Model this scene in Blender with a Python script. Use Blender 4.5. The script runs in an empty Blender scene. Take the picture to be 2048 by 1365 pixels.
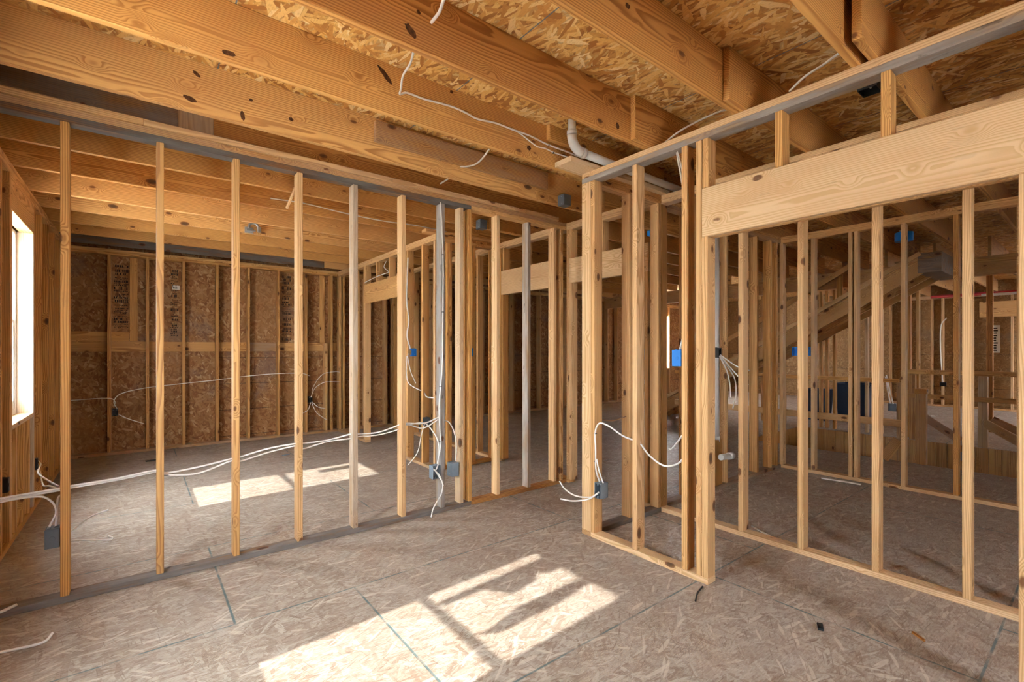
import bpy, bmesh, math, random
from mathutils import Vector, Matrix

random.seed(7)
S = bpy.context.scene
COL = S.collection
R = math.radians

# ------------------------------------------------------------------ node helpers
class N:
    def __init__(s, mat):
        mat.use_nodes = True
        s.nt = mat.node_tree
        s.nt.nodes.clear()
    def n(s, t, **kw):
        d = s.nt.nodes.new(t)
        ins = kw.pop('ins', {})
        for k, v in kw.items():
            setattr(d, k, v)
        for k, v in ins.items():
            s.set(d.inputs[k], v)
        return d
    def set(s, sock, v):
        if isinstance(v, bpy.types.NodeSocket):
            s.nt.links.new(v, sock)
        else:
            sock.default_value = v
    def m(s, op, a, b=0.0, c=0.0):
        d = s.nt.nodes.new('ShaderNodeMath'); d.operation = op
        for i, v in enumerate((a, b, c)):
            s.set(d.inputs[i], v)
        return d.outputs[0]
    def vm(s, op, a, b=(0, 0, 0)):
        d = s.nt.nodes.new('ShaderNodeVectorMath'); d.operation = op
        s.set(d.inputs[0], a); s.set(d.inputs[1], b)
        return d.outputs[1] if op in ('LENGTH', 'DOT_PRODUCT', 'DISTANCE') else d.outputs[0]
    def mix(s, f, a, b, blend='MIX'):
        d = s.nt.nodes.new('ShaderNodeMix'); d.data_type = 'RGBA'; d.blend_type = blend
        s.set(d.inputs[0], f); s.set(d.inputs[6], a); s.set(d.inputs[7], b)
        return d.outputs[2]
    def ramp(s, f, stops, interp='LINEAR'):
        d = s.nt.nodes.new('ShaderNodeValToRGB'); cr = d.color_ramp; cr.interpolation = interp
        while len(cr.elements) < len(stops):
            cr.elements.new(0.5)
        for e, (p, c) in zip(cr.elements, stops):
            e.position = p; e.color = (c[0], c[1], c[2], 1)
        s.set(d.inputs[0], f)
        return d.outputs[0]
    def smooth(s, v, lo, hi, a=0.0, b=1.0):
        d = s.nt.nodes.new('ShaderNodeMapRange'); d.interpolation_type = 'SMOOTHSTEP'
        s.set(d.inputs[0], v)
        d.inputs[1].default_value = lo; d.inputs[2].default_value = hi
        d.inputs[3].default_value = a; d.inputs[4].default_value = b
        return d.outputs[0]
    def noise(s, vec, scale, detail=2, rough=.5):
        d = s.nt.nodes.new('ShaderNodeTexNoise')
        s.set(d.inputs['Vector'], vec); d.inputs['Scale'].default_value = scale
        d.inputs['Detail'].default_value = detail; d.inputs['Roughness'].default_value = rough
        return d.outputs[0]
    def xyz(s, v):
        d = s.nt.nodes.new('ShaderNodeSeparateXYZ'); s.set(d.inputs[0], v); return d.outputs
    def comb(s, x, y, z):
        d = s.nt.nodes.new('ShaderNodeCombineXYZ')
        for i, v in enumerate((x, y, z)):
            s.set(d.inputs[i], v)
        return d.outputs[0]
    def out(s, col, rough=.7, bump=None, bstr=.3, spec=.3, bdist=.003, metal=0.0):
        b = s.n('ShaderNodeBsdfPrincipled')
        s.set(b.inputs['Base Color'], col); s.set(b.inputs['Roughness'], rough)
        s.set(b.inputs['Metallic'], metal)
        b.inputs['Specular IOR Level'].default_value = spec
        if bump is not None:
            bp = s.n('ShaderNodeBump'); bp.inputs['Strength'].default_value = bstr
            bp.inputs['Distance'].default_value = bdist
            s.set(bp.inputs['Height'], bump)
            s.nt.links.new(bp.outputs[0], b.inputs['Normal'])
        o = s.n('ShaderNodeOutputMaterial')
        s.nt.links.new(b.outputs[0], o.inputs[0])
        return b

def attr(g, name):
    a = g.n('ShaderNodeAttribute'); a.attribute_type = 'OBJECT'; a.attribute_name = name
    return a.outputs['Fac']

def rgb(r, g, b):
    return (r, g, b, 1)

# ------------------------------------------------------------------ materials
def mk_wood():
    mat = bpy.data.materials.new('pine_lumber'); g = N(mat)
    tc = g.n('ShaderNodeTexCoord').outputs['Object']
    rnd = g.n('ShaderNodeObjectInfo').outputs['Random']
    tone, gray = attr(g, 'tone'), attr(g, 'gray')
    x, y, z = g.xyz(tc)
    # every board gets its own slice of the tree
    r2 = g.m('FRACT', g.m('MULTIPLY', rnd, 17.31))
    r3 = g.m('FRACT', g.m('MULTIPLY', rnd, 91.73))
    xo = g.m('ADD', x, g.m('MULTIPLY', rnd, 57.0))
    yo = g.m('ADD', y, g.m('MULTIPLY', g.m('SUBTRACT', r2, .5), .16))
    zo = g.m('ADD', z, g.m('MULTIPLY', g.m('SUBTRACT', r3, .5), .30))
    p = g.comb(xo, yo, zo)
    # knots
    v = g.n('ShaderNodeTexVoronoi'); v.feature = 'F1'; v.inputs['Scale'].default_value = 1.0
    g.set(v.inputs['Vector'], g.vm('MULTIPLY', p, (3.6, 7.0, 7.0)))
    kd0 = v.outputs['Distance']
    kn = g.noise(p, 40, 2)
    kd0 = g.m('SUBTRACT', kd0, g.m('MULTIPLY', g.m('SUBTRACT', g.xyz(v.outputs['Color'])[0], .45), .10))
    kd = g.m('ADD', kd0, g.m('MULTIPLY', g.m('SUBTRACT', kn, .5), .05))
    knot = g.smooth(kd, .085, .125, 1, 0)
    halo = g.smooth(kd0, .10, .34, 1, 0)
    # growth rings
    nz = g.noise(g.vm('MULTIPLY', p, (.9, 7, 7)), 1.0, 2)
    nz2 = g.noise(g.vm('MULTIPLY', p, (2.5, 30, 30)), 1.0, 2)
    yy = g.m('ADD', yo, g.m('MULTIPLY', g.m('SUBTRACT', nz, .5), .07))
    rad = g.vm('LENGTH', g.comb(0.0, yy, g.m('MULTIPLY', zo, .8)))
    rad = g.m('ADD', rad, g.m('MULTIPLY', g.m('SUBTRACT', nz2, .5), .006))
    rad = g.m('ADD', rad, g.m('MULTIPLY', halo, .03))
    rg = g.m('FRACT', g.m('DIVIDE', rad, .0085))
    late = g.m('MULTIPLY', g.smooth(rg, .25, .85), g.smooth(rg, .90, 1.0, 1, 0))
    fine = g.noise(g.vm('MULTIPLY', p, (5, 260, 260)), 1.0, 2)
    patch = g.noise(g.vm('MULTIPLY', p, (1.3, 5, 5)), 1.0, 3)
    early = g.ramp(tone, [(0, (.84, .63, .395)), (.5, (.71, .385, .120)), (1, (.50, .195, .038))])
    dark = g.ramp(tone, [(0, (.66, .42, .195)), (.5, (.38, .155, .036)), (1, (.20, .062, .011))])
    c = g.mix(g.m('MULTIPLY', late, g.smooth(nz, .2, .7, .6, 1.0)), early, dark)
    c = g.mix(g.m('MULTIPLY', g.m('SUBTRACT', fine, .35), .45), c, dark)
    c = g.mix(g.smooth(patch, .48, .72, 0, .35), c, g.mix(.5, dark, rgb(.50, .22, .09)))
    c = g.mix(g.m('MULTIPLY', halo, .30), c, dark)
    # weathering
    wn = g.noise(g.vm('MULTIPLY', p, (2.2, 14, 14)), 1.0, 4, .6)
    gcol = g.ramp(wn, [(.3, (.10, .095, .09)), (.5, (.27, .25, .235)), (.75, (.44, .42, .39))])
    gcol = g.mix(1.0, gcol, g.ramp(tone, [(0, (1.75, 1.75, 1.72)), (.3, (1.0, 1.0, 1.02)), (1, (.20, .19, .18))]), 'MULTIPLY')
    wf = g.m('MULTIPLY', gray, g.smooth(wn, .25, .55, .55, 1.0))
    c = g.mix(wf, c, gcol)
    spot = g.noise(g.vm('MULTIPLY', p, (9, 22, 22)), 1.0, 3)
    c = g.mix(g.m('MULTIPLY', g.smooth(spot, .66, .74), g.m('ADD', g.m('MULTIPLY', gray, .5), .12)), c, rgb(.05, .04, .035))
    c = g.mix(g.m('MULTIPLY', knot, .9), c, g.mix(g.smooth(kd0, .02, .09), rgb(.05, .022, .010), rgb(.16, .055, .018)))
    g.out(c, .62, g.m('ADD', g.m('MULTIPLY', fine, .5), g.m('MULTIPLY', late, .4)), .18, .25, .002)
    return mat

def flakes(g, vec2, angs, sx, sy, seed):
    """Layered wafer strands: returns colour-driving random value, height, tint."""
    best_h = None
    for i, a in enumerate(angs):
        mp = g.n('ShaderNodeMapping')
        mp.inputs['Rotation'].default_value = (0, 0, a)
        mp.inputs['Location'].default_value = (seed + 3.7 * i, 1.9 * i, 0)
        g.set(mp.inputs['Vector'], vec2)
        v = g.n('ShaderNodeTexVoronoi'); v.voronoi_dimensions = '2D'
        v.inputs['Scale'].default_value = 1.0
        k = 1.0 + .22 * (i % 3)
        g.set(v.inputs['Vector'], g.vm('MULTIPLY', mp.outputs[0], (sx * k, sy * k, 1)))
        cc = g.xyz(v.outputs['Color'])
        h, t = cc[0], cc[1]
        h = g.m('SUBTRACT', h, g.m('MULTIPLY', v.outputs['Distance'], .25))
        if best_h is None:
            best_h, best_t = h, t
        else:
            gt = g.m('GREATER_THAN', h, best_h)
            best_t = g.m('ADD', g.m('MULTIPLY', gt, t), g.m('MULTIPLY', g.m('SUBTRACT', 1.0, gt), best_t))
            best_h = g.m('MAXIMUM', h, best_h)
    return best_t, best_h

def mk_osb_deck():
    mat = bpy.data.materials.new('strand_board_deck'); g = N(mat)
    tc = g.n('ShaderNodeTexCoord').outputs['Object']
    x, y, z = g.xyz(tc)
    wob = g.noise(tc, 9, 2)
    v2 = g.comb(g.m('ADD', x, g.m('MULTIPLY', wob, .008)), g.m('ADD', y, g.m('MULTIPLY', wob, .008)), 0.0)
    t, h = flakes(g, v2, (1.57, 1.1, 2.05, .5, 2.7, 1.35, 1.8), 7, 34, 1.0)
    c = g.ramp(t, [(0, (.30, .105, .022)), (.2, (.52, .23, .050)), (.5, (.74, .40, .11)), (.8, (.84, .54, .20)), (1, (.90, .70, .38))])
    dust = g.noise(tc, 1.4, 3)
    c = g.mix(g.smooth(dust, .48, .75, 0, .35), c, rgb(.46, .20, .055))
    fine = g.noise(g.vm('MULTIPLY', tc, (160, 40, 1)), 1.0, 3)
    c = g.mix(g.smooth(fine, .45, .75, 0, .35), c, rgb(.30, .11, .02))
    crack = g.smooth(h, .62, .72, 1, 0)
    c = g.mix(g.m('MULTIPLY', crack, .45), c, rgb(.22, .075, .015))
    # sheet joints with their blue-grey edge sealer
    jx = g.m('ABSOLUTE', g.m('SUBTRACT', g.m('FRACT', g.m('DIVIDE', g.m('ADD', x, -1.58 + .61 + 6.1), 1.22)), .5))
    ln = g.smooth(g.m('MULTIPLY', jx, 1.22), .002, .005, 1, 0)
    c = g.mix(g.m('MULTIPLY', ln, .85), c, rgb(.07, .13, .19))
    g.out(c, .6, h, .35, .3, .004)
    return mat

def mk_osb_floor():
    mat = bpy.data.materials.new('dusty_strand_board_floor'); g = N(mat)
    tc = g.n('ShaderNodeTexCoord').outputs['Object']
    x, y, z = g.xyz(tc)
    wob = g.noise(tc, 7, 2)
    v2 = g.comb(g.m('ADD', x, g.m('MULTIPLY', wob, .010)), g.m('ADD', y, g.m('MULTIPLY', wob, .008)), 0.0)
    t, h = flakes(g, v2, (0.0, .35, -.42, .15, -.9, .95, 1.5), 8, 46, 5.0)
    big = g.noise(tc, .9, 4, .6)
    med = g.noise(tc, 3.5, 4, .6)
    c = g.ramp(t, [(0, (.25, .170, .120)), (.25, (.32, .240, .180)), (.55, (.39, .318, .255)), (.85, (.46, .400, .335)), (1, (.54, .49, .42))])
    dusty = g.ramp(med, [(.3, (.36, .305, .255)), (.7, (.50, .455, .405))])
    c = g.mix(g.smooth(big, .35, .65, .18, .55), c, dusty)
    c = g.mix(g.smooth(g.noise(tc, 1.7, 3), .5, .72, 0, .35), c, rgb(.28, .175, .125))
    fine = g.noise(g.vm('MULTIPLY', tc, (28, 130, 1)), 1.0, 3, .65)
    c = g.mix(g.smooth(fine, .50, .72, 0, .55), c, rgb(.20, .125, .09))
    c = g.mix(g.smooth(fine, .48, .28, 0, .5), c, rgb(.62, .56, .48))
    grit = g.noise(tc, 190, 2, .6)
    c = g.mix(g.smooth(grit, .62, .72, 0, .5), c, rgb(.10, .075, .06))
    # sparse long pale wafers and dark needle gaps on top
    warp = g.noise(tc, .7, 1)
    v3 = g.comb(g.m('ADD', x, g.m('MULTIPLY', warp, .5)), g.m('ADD', y, g.m('MULTIPLY', g.noise(tc, .6, 1), .7)), 0.0)
    for ang, lo, col, sx, sy, off, amt in ((.12, .955, (.70, .64, .55), 6.5, 44, 3.0, .5), (-.5, .965, (.68, .61, .52), 8, 58, 8.0, .5), (.7, .97, (.68, .62, .52), 9, 60, 14.0, .45),
                                      (.25, .955, (.20, .13, .095), 10, 230, 21.0, .6), (-.4, .965, (.20, .13, .095), 11, 240, 33.0, .6), (1.3, .975, (.22, .15, .11), 12, 220, 41.0, .5)):
        mp = g.n('ShaderNodeMapping'); mp.inputs['Rotation'].default_value = (0, 0, ang); mp.inputs['Location'].default_value = (off, off * .7, 0)
        g.set(mp.inputs['Vector'], v3)
        vv = g.n('ShaderNodeTexVoronoi'); vv.voronoi_dimensions = '2D'; vv.inputs['Scale'].default_value = 1.0
        g.set(vv.inputs['Vector'], g.vm('MULTIPLY', mp.outputs[0], (sx, sy, 1)))
        sel = g.m('MULTIPLY', g.m('GREATER_THAN', g.xyz(vv.outputs['Color'])[2], lo), g.smooth(vv.outputs['Distance'], .36, .46, 1, 0))
        c = g.mix(g.m('MULTIPLY', sel, amt), c, rgb(*col))
    # sawdust specks
    sv = g.n('ShaderNodeTexVoronoi'); sv.inputs['Scale'].default_value = 85
    sv.voronoi_dimensions = '2D'
    g.set(sv.inputs['Vector'], tc)
    sp = g.m('MULTIPLY', g.smooth(sv.outputs['Distance'], .10, .20, 1, 0), g.smooth(g.noise(tc, 1.1, 3), .45, .7))
    c = g.mix(g.m('MULTIPLY', sp, .8), c, rgb(.66, .54, .38))
    # sheet joints: rows along X, staggered butt joints along Y
    v = g.m('DIVIDE', g.m('SUBTRACT', y, .36), 1.225)
    row = g.m('FLOOR', v)
    fy = g.m('FRACT', v)
    dy = g.m('MULTIPLY', g.m('MINIMUM', fy, g.m('SUBTRACT', 1.0, fy)), 1.225)
    odd = g.m('MODULO', g.m('ADD', row, 20.0), 2.0)
    off = g.m('ADD', .39, g.m('MULTIPLY', odd, g.m('ADD', .62, g.m('MULTIPLY', g.m('GREATER_THAN', row, 2.0), .62))))
    fx = g.m('FRACT', g.m('DIVIDE', g.m('ADD', g.m('SUBTRACT', x, off), 24.4), 2.44))
    dx = g.m('MULTIPLY', g.m('MINIMUM', fx, g.m('SUBTRACT', 1.0, fx)), 2.44)
    brk = g.smooth(g.noise(tc, 6, 3), .36, .55, .25, 1)
    ly = g.m('MULTIPLY', g.smooth(dy, .003, .007, 1, 0), brk)
    lx = g.m('MULTIPLY', g.smooth(dx, .003, .008, 1, 0), brk)
    ln = g.m('MAXIMUM', g.m('MULTIPLY', ly, .95), lx)
    c = g.mix(g.m('MULTIPLY', ln, .85), c, rgb(.085, .16, .175))
    g.out(c, .52, g.m('SUBTRACT', g.m('ADD', h, g.m('MULTIPLY', fine, .4)), ln), .35, .25, .004)
    return mat

def mk_osb_wall(name, ax, tint=0.0):
    mat = bpy.data.materials.new(name); g = N(mat)
    tc = g.n('ShaderNodeTexCoord').outputs['Object']
    x, y, z = g.xyz(tc)
    u = x if ax == 'x' else y
    wob = g.noise(tc, 6, 2)
    v2 = g.comb(g.m('ADD', u, g.m('MULTIPLY', wob, .014)), g.m('ADD', z, g.m('MULTIPLY', wob, .014)), 0.0)
    t, h = flakes(g, v2, (1.57, 1.1, 2.0, .3, -.4, .8), 10, 34, 2.0)
    c = g.ramp(t, [(0, (.21, .085, .028)), (.3, (.28, .125, .044)), (.6, (.34, .165, .062)), (.9, (.40, .215, .090)), (1, (.52, .33, .17))])
    st = g.noise(tc, 1.5, 4, .6)
    c = g.mix(g.smooth(st, .56, .70, 0, .5), c, rgb(.20, .145, .12))
    c = g.mix(g.smooth(g.noise(tc, .8, 2), .5, .7, 0, .4), c, rgb(.42, .22, .085))
    if tint:
        c = g.mix(tint, c, rgb(.36, .30, .15))
    zz = g.m('ABSOLUTE', g.m('SUBTRACT', g.m('FRACT', g.m('DIVIDE', g.m('ADD', z, .12), .405)), .5))
    jo = g.m('MULTIPLY', g.smooth(g.m('MULTIPLY', zz, .405), .002, .006, 1, 0), g.m('LESS_THAN', z, 1.3))
    jo = g.m('MULTIPLY', jo, g.m('GREATER_THAN', u, .9))
    c = g.mix(g.m('MULTIPLY', jo, .85), c, rgb(.03, .02, .016))
    g.out(c, .7, h, .3, .25, .004)
    return mat

def plain(name, col, rough=.5, spec=.4, metal=0.0, vary=.0, nscale=30):
    mat = bpy.data.materials.new(name); g = N(mat)
    tc = g.n('ShaderNodeTexCoord').outputs['Object']
    nz = g.noise(tc, nscale, 3)
    c = g.mix(g.m('MULTIPLY', nz, vary), rgb(*col), rgb(col[0] * .45, col[1] * .45, col[2] * .45))
    g.out(c, rough, None, spec=spec, metal=metal)
    return mat

WOOD = mk_wood()
DECK = mk_osb_deck()
FLOOR = mk_osb_floor()
SHEATH_X = mk_osb_wall('wall_sheathing_along_x', 'x')
SHEATH_Y = mk_osb_wall('wall_sheathing_along_y', 'y', .25)
CABLE = plain('white_cable_jacket', (.88, .86, .82), .45, .4, 0, .06)
TAN = plain('tan_paper_cable_end', (.48, .30, .16), .8, .2, 0, .2)
PVC = plain('white_plastic_pipe', (.78, .78, .76), .35, .45, 0, .08)
GREYBOX = plain('grey_plastic_box', (.105, .12, .135), .5, .4, 0, .2)
LGREYBOX = plain('pale_grey_plastic_box', (.22, .27, .32), .5, .4, 0, .2)
BLACKBOX = plain('black_plastic_box', (.022, .024, .027), .5, .4, 0, .2)
BLUEBOX = plain('blue_plastic_box', (.010, .20, .66), .45, .4, 0, .15)
STEEL = plain('galvanised_steel', (.50, .54, .56), .38, .5, .85, .3, 60)
COPPER = plain('bare_copper', (.62, .28, .13), .35, .5, .9, .1)
VINYL = plain('white_vinyl_window', (.80, .82, .84), .35, .5, 0, .05)
PAPER = plain('white_paper', (.80, .78, .74), .8, .2, 0, .08)
INK = plain('black_print_ink', (.025, .02, .018), .8, .2, 0, .3)
RUBBER = plain('dark_staple', (.03, .03, .03), .5, .3, 0, .1)
NAVY = plain('navy_plastic', (.012, .032, .085), .5, .4, 0, .25)
SLATE = plain('dark_concrete', (.09, .09, .095), .9, .2, 0, .4, 8)
EARTH = plain('pale_bounce_ground', (.80, .76, .69), .95, .1, 0, .12, 3)  # unseen ground outside, made pale to bounce light up onto the ceiling
REDPIPE = plain('red_pipe', (.42, .02, .025), .4, .4, 0, .1)
def mk_glass():
    mat = bpy.data.materials.new('window_glass'); g = N(mat)
    b = g.n('ShaderNodeBsdfTransparent'); b.inputs[0].default_value = (.95, .97, .97, 1)
    gl = g.n('ShaderNodeBsdfGlossy'); gl.inputs['Roughness'].default_value = .02
    mx = g.n('ShaderNodeMixShader'); mx.inputs[0].default_value = .06
    g.nt.links.new(b.outputs[0], mx.inputs[1]); g.nt.links.new(gl.outputs[0], mx.inputs[2])
    o = g.n('ShaderNodeOutputMaterial'); g.nt.links.new(mx.outputs[0], o.inputs[0])
    return mat
GLASS = mk_glass()

# ------------------------------------------------------------------ geometry helpers
def tag(o, label=None, cat=None, group=None, kind=None):
    if label: o['label'] = label
    if cat: o['category'] = cat
    if group: o['group'] = group
    if kind: o['kind'] = kind
    return o

def link(name, me, mat=None, parent=None):
    o = bpy.data.objects.new(name, me)
    COL.objects.link(o)
    if mat is not None and not me.materials:
        me.materials.append(mat)
    if parent is not None:
        o.parent = parent
    return o

def empty(name, loc, rz=0.0):
    o = bpy.data.objects.new(name, None); COL.objects.link(o)
    o.location = loc; o.rotation_euler = (0, 0, rz); o.empty_display_size = .05
    return o

def box_bm(bm, x0, x1, y0, y1, z0, z1, M=None):
    vs = [Vector((x, y, z)) for x in (x0, x1) for y in (y0, y1) for z in (z0, z1)]
    if M is not None:
        vs = [M @ v for v in vs]
    v = [bm.verts.new(p) for p in vs]
    for f in ((0, 1, 3, 2), (4, 6, 7, 5), (0, 4, 5, 1), (2, 3, 7, 6), (0, 2, 6, 4), (1, 5, 7, 3)):
        bm.faces.new([v[i] for i in f])
    return v

def bm_mesh(bm, name, bevel=0.0, seg=1, smooth=False):
    bmesh.ops.recalc_face_normals(bm, faces=bm.faces)
    if bevel:
        es = [e for e in bm.edges if len(e.link_faces) == 2 and e.calc_face_angle(0) > .5]
        bmesh.ops.bevel(bm, geom=es, offset=bevel, segments=seg, affect='EDGES', profile=.5)
    me = bpy.data.meshes.new(name)
    bm.to_mesh(me); bm.free()
    if smooth:
        for p in me.polygons:
            p.use_smooth = True
    return me

_cache = {}
def board_mesh(L, W, H, bevel=.003):
    k = (round(L, 4), round(W, 4), round(H, 4))
    if k not in _cache:
        bm = bmesh.new()
        box_bm(bm, 0, L, -W / 2, W / 2, -H / 2, H / 2)
        me = bm_mesh(bm, 'board', min(bevel, W * .2, H * .2))
        me.materials.append(WOOD)
        _cache[k] = me
    return _cache[k]

def board(name, b, label=None, cat=None, group=None, tone=.4, gray=0.0, parent=None, axis=None, kind=None):
    """One sawn board filling the box b=(x0,x1,y0,y1,z0,z1); its grain runs along its length."""
    x0, x1, y0, y1, z0, z1 = b
    d = (x1 - x0, y1 - y0, z1 - z0)
    if axis is None:
        axis = max(range(3), key=lambda i: d[i])
    cx, cy, cz = (x0 + x1) / 2, (y0 + y1) / 2, (z0 + z1) / 2
    if axis == 0:
        me, loc, rot = board_mesh(d[0], d[1], d[2]), (x0, cy, cz), (0, 0, 0)
    elif axis == 1:
        me, loc, rot = board_mesh(d[1], d[0], d[2]), (cx, y0, cz), (0, 0, R(90))
    else:
        me, loc, rot = board_mesh(d[2], d[1], d[0]), (cx, cy, z0), (0, R(-90), 0)
    o = bpy.data.objects.new(name, me); COL.objects.link(o)
    o.location = loc; o.rotation_euler = rot
    if parent is not None:
        o.parent = parent
        o.location = Vector(loc) - parent.location
    o['tone'] = max(0., min(1., tone + random.uniform(-.07, .07))); o['gray'] = gray
    tag(o, label, cat, group, kind)
    return o

def slant(name, p, q, w, t, label=None, cat=None, group=None, tone=.4, gray=0.0, parent=None, up=(0, 0, 1)):
    """A board running from p to q; w across (along up-ish), t thick."""
    p, q = Vector(p), Vector(q)
    d = (q - p); L = d.length; X = d.normalized()
    Y = Vector(up).cross(X).normalized(); Z = X.cross(Y)
    o = bpy.data.objects.new(name, board_mesh(L, t, w)); COL.objects.link(o)
    M = Matrix((X, Y, Z)).transposed().to_4x4(); M.translation = p - (parent.location if parent else Vector())
    o.matrix_world = M
    if parent is not None:
        o.parent = parent
    o['tone'] = tone; o['gray'] = gray
    tag(o, label, cat, group)
    return o

def spline(pts, per=8):
    P = [Vector(p) for p in pts]
    if len(P) < 3:
        return P
    P = [P[0] * 2 - P[1]] + P + [P[-1] * 2 - P[-2]]
    out = []
    for i in range(1, len(P) - 2):
        a, b, c, d = P[i - 1:i + 3]
        for k in range(per):
            t = k / per
            out.append(.5 * ((2 * b) + (c - a) * t + (2 * a - 5 * b + 4 * c - d) * t * t + (3 * b - a - 3 * c + d) * t ** 3))
    out.append(P[-2])
    return out

def tube_bm(bm, pts, r, n=8, flat=1.0):
    T = None; rings = []
    up = Vector((0.13, .29, .95)).normalized()
    for i, p in enumerate(pts):
        t = (pts[min(i + 1, len(pts) - 1)] - pts[max(i - 1, 0)])
        if t.length < 1e-9: t = Vector((0, 0, 1))
        t.normalize()
        u = up - t * up.dot(t)
        if u.length < 1e-3: u = Vector((1, 0, 0)) - t * t.x
        u.normalize(); w = t.cross(u); up = u
        rings.append([bm.verts.new(p + (u * math.cos(a) * r + w * math.sin(a) * r * flat)) for a in [2 * math.pi * k / n for k in range(n)]])
    for a, b in zip(rings, rings[1:]):
        for k in range(n):
            bm.faces.new((a[k], a[(k + 1) % n], b[(k + 1) % n], b[k]))
    bm.faces.new(rings[0][::-1]); bm.faces.new(rings[-1])

def cable(pts, label, name='electrical_cable', r=.0055, mat=None, group=None, staples=(), per=8, cat='cable', bare_end=False):
    P0 = Vector(pts[0])
    bm = bmesh.new()
    tube_bm(bm, [p - P0 for p in spline(pts, per)], r, 8)
    o = link(name, bm_mesh(bm, name, smooth=True), mat or CABLE)
    o.location = P0
    tag(o, label, cat, group, 'thing')
    for s in staples:
        b = bmesh.new(); v = Vector(s) - P0
        box_bm(b, v.x - .009, v.x + .009, v.y - .009, v.y + .009, v.z - .003, v.z + .003)
        link('cable_staple', bm_mesh(b, 'cable_staple', .001), RUBBER, o)
    if bare_end:
        e = [Vector(p) - P0 for p in spline(pts, per)][-2:]
        d = (e[1] - e[0]).normalized()
        for k, off in enumerate((Vector((0, .003, .002)), Vector((0, -.003, -.002)))):
            b = bmesh.new(); tube_bm(b, [e[1] - d * .004 + off, e[1] + d * .02 + off * 1.5], .0018, 6)
            link('bare_conductor', bm_mesh(b, 'bare_conductor', smooth=True), COPPER, o)
    return o

def elec_box(loc, w, h, d, face, label, mat, group=None, name='electrical_box', detail=True):
    """Open moulded box. Local: open side faces local -Y, width on X, height on Z; `face` turns it about Z."""
    e = empty(name, loc, face)
    tag(e, label, 'electrical box', group, 'thing')
    t = .004
    bm = bmesh.new()
    box_bm(bm, -w / 2, w / 2, d - t, d, 0, h)
    box_bm(bm, -w / 2, -w / 2 + t, 0, d - t, 0, h)
    box_bm(bm, w / 2 - t, w / 2, 0, d - t, 0, h)
    box_bm(bm, -w / 2 + t, w / 2 - t, 0, d - t, 0, t)
    box_bm(bm, -w / 2 + t, w / 2 - t, 0, d - t, h - t, h)
    sh = link('box_shell', bm_mesh(bm, 'box_shell', .0012), mat, e)
    if detail:
        for zz in (.004, h - .018):
            b = bmesh.new(); box_bm(b, -.006, .006, .002, .016, zz, zz + .014)
            link('screw_boss', bm_mesh(b, 'screw_boss', .001), mat, sh)
        for sx in (-1, 1):
            b = bmesh.new(); box_bm(b, sx * w * .25 - w * .13, sx * w * .25 + w * .13, d * .45, d * .75, h + .0003, h + .004)
            link('cable_clamp', bm_mesh(b, 'cable_clamp', .001), mat, sh)
        b = bmesh.new(); tube_bm(b, [Vector((0, d, h * .5)), Vector((0, d + .002, h * .5))], min(w, h) * .22, 20)
        link('knockout', bm_mesh(b, 'knockout', .0006), mat, sh)
        for zz in (h * .2, h * .8):
            b = bmesh.new(); tube_bm(b, [Vector((-w / 2 - .0, d * .55, zz)), Vector((w / 2 + .001, d * .55, zz))], .0022, 6)
            link('nail', bm_mesh(b, 'nail', smooth=True), STEEL, e)
    return e

ORD = ['first', 'second', 'third', 'fourth', 'fifth', 'sixth', 'seventh', 'eighth', 'ninth', 'tenth', 'eleventh', 'twelfth', 'thirteenth', 'fourteenth', 'fifteenth', 'sixteenth', 'seventeenth', 'eighteenth', 'nineteenth', 'twentieth',
       'twenty-first', 'twenty-second', 'twenty-third', 'twenty-fourth', 'twenty-fifth', 'twenty-sixth', 'twenty-seventh', 'twenty-eighth', 'twenty-ninth', 'thirtieth']

# ------------------------------------------------------------------ levels and grid (metres)
T = .038                    # thickness of a two-by
D4 = .089                   # depth of a two-by-four
ZB, ZS, ZP1, ZP2 = T, 2.70, 2.738, 2.776
ZJ, ZD = 2.776, 3.062       # joist underside, deck underside
XL = -.73                   # inner face of the left outside wall
XC = 2.69                   # face of the closet opening wall
XR = 3.60                   # face of the long cross wall behind the closet
YA = 3.635                  # face of the long partition
YD = 2.46                   # face of the short closet end wall
YB = 8.35                   # inner face of the back wall
XS, YT = 6.08, 2.49         # far closet walls
XC2, YE = 2.715, 4.90       # back room closet walls
XE = 15.8

# ------------------------------------------------------------------ shell
def struct_mesh(name, boxes, mat, bevel=0):
    bm = bmesh.new()
    for b in boxes:
        box_bm(bm, *b)
    o = link(name, bm_mesh(bm, name, bevel), mat)
    o['kind'] = 'structure'
    return o

HX0, HX1, HY0, HY1 = 7.62, 9.62, .0, 3.62      # stairwell opening
struct_mesh('floor', [(-.9, HX0, -2.3, 8.52, -.03, 0), (HX1, XE + .1, -2.3, 8.52, -.03, 0),
                      (HX0, HX1, -2.3, HY0, -.03, 0), (HX0, HX1, HY1, 8.52, -.03, 0)], FLOOR)
struct_mesh('stairwell_light_block', [(HX0 - .1, HX1 + .1, HY0 - .1, HY1 + .1, -.84, -.80), (HX0 - .1, HX0 - .001, HY0 - .1, HY1 + .1, -.80, -.031), (HX1 + .001, HX1 + .1, HY0 - .1, HY1 + .1, -.80, -.031),
                                (HX0, HX1, HY0 - .1, HY0 - .001, -.80, -.031), (HX0, HX1, HY1 + .001, HY1 + .1, -.80, -.031)], SLATE)  # unseen box added to block sky light leaking in below the floor
struct_mesh('ceiling', [(-.9, XE + .1, -2.3, 8.52, ZD, ZD + .02)], DECK)
gnd = struct_mesh('ground', [(-60, 60, -60, 60, -.9, -.85)], EARTH)

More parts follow.
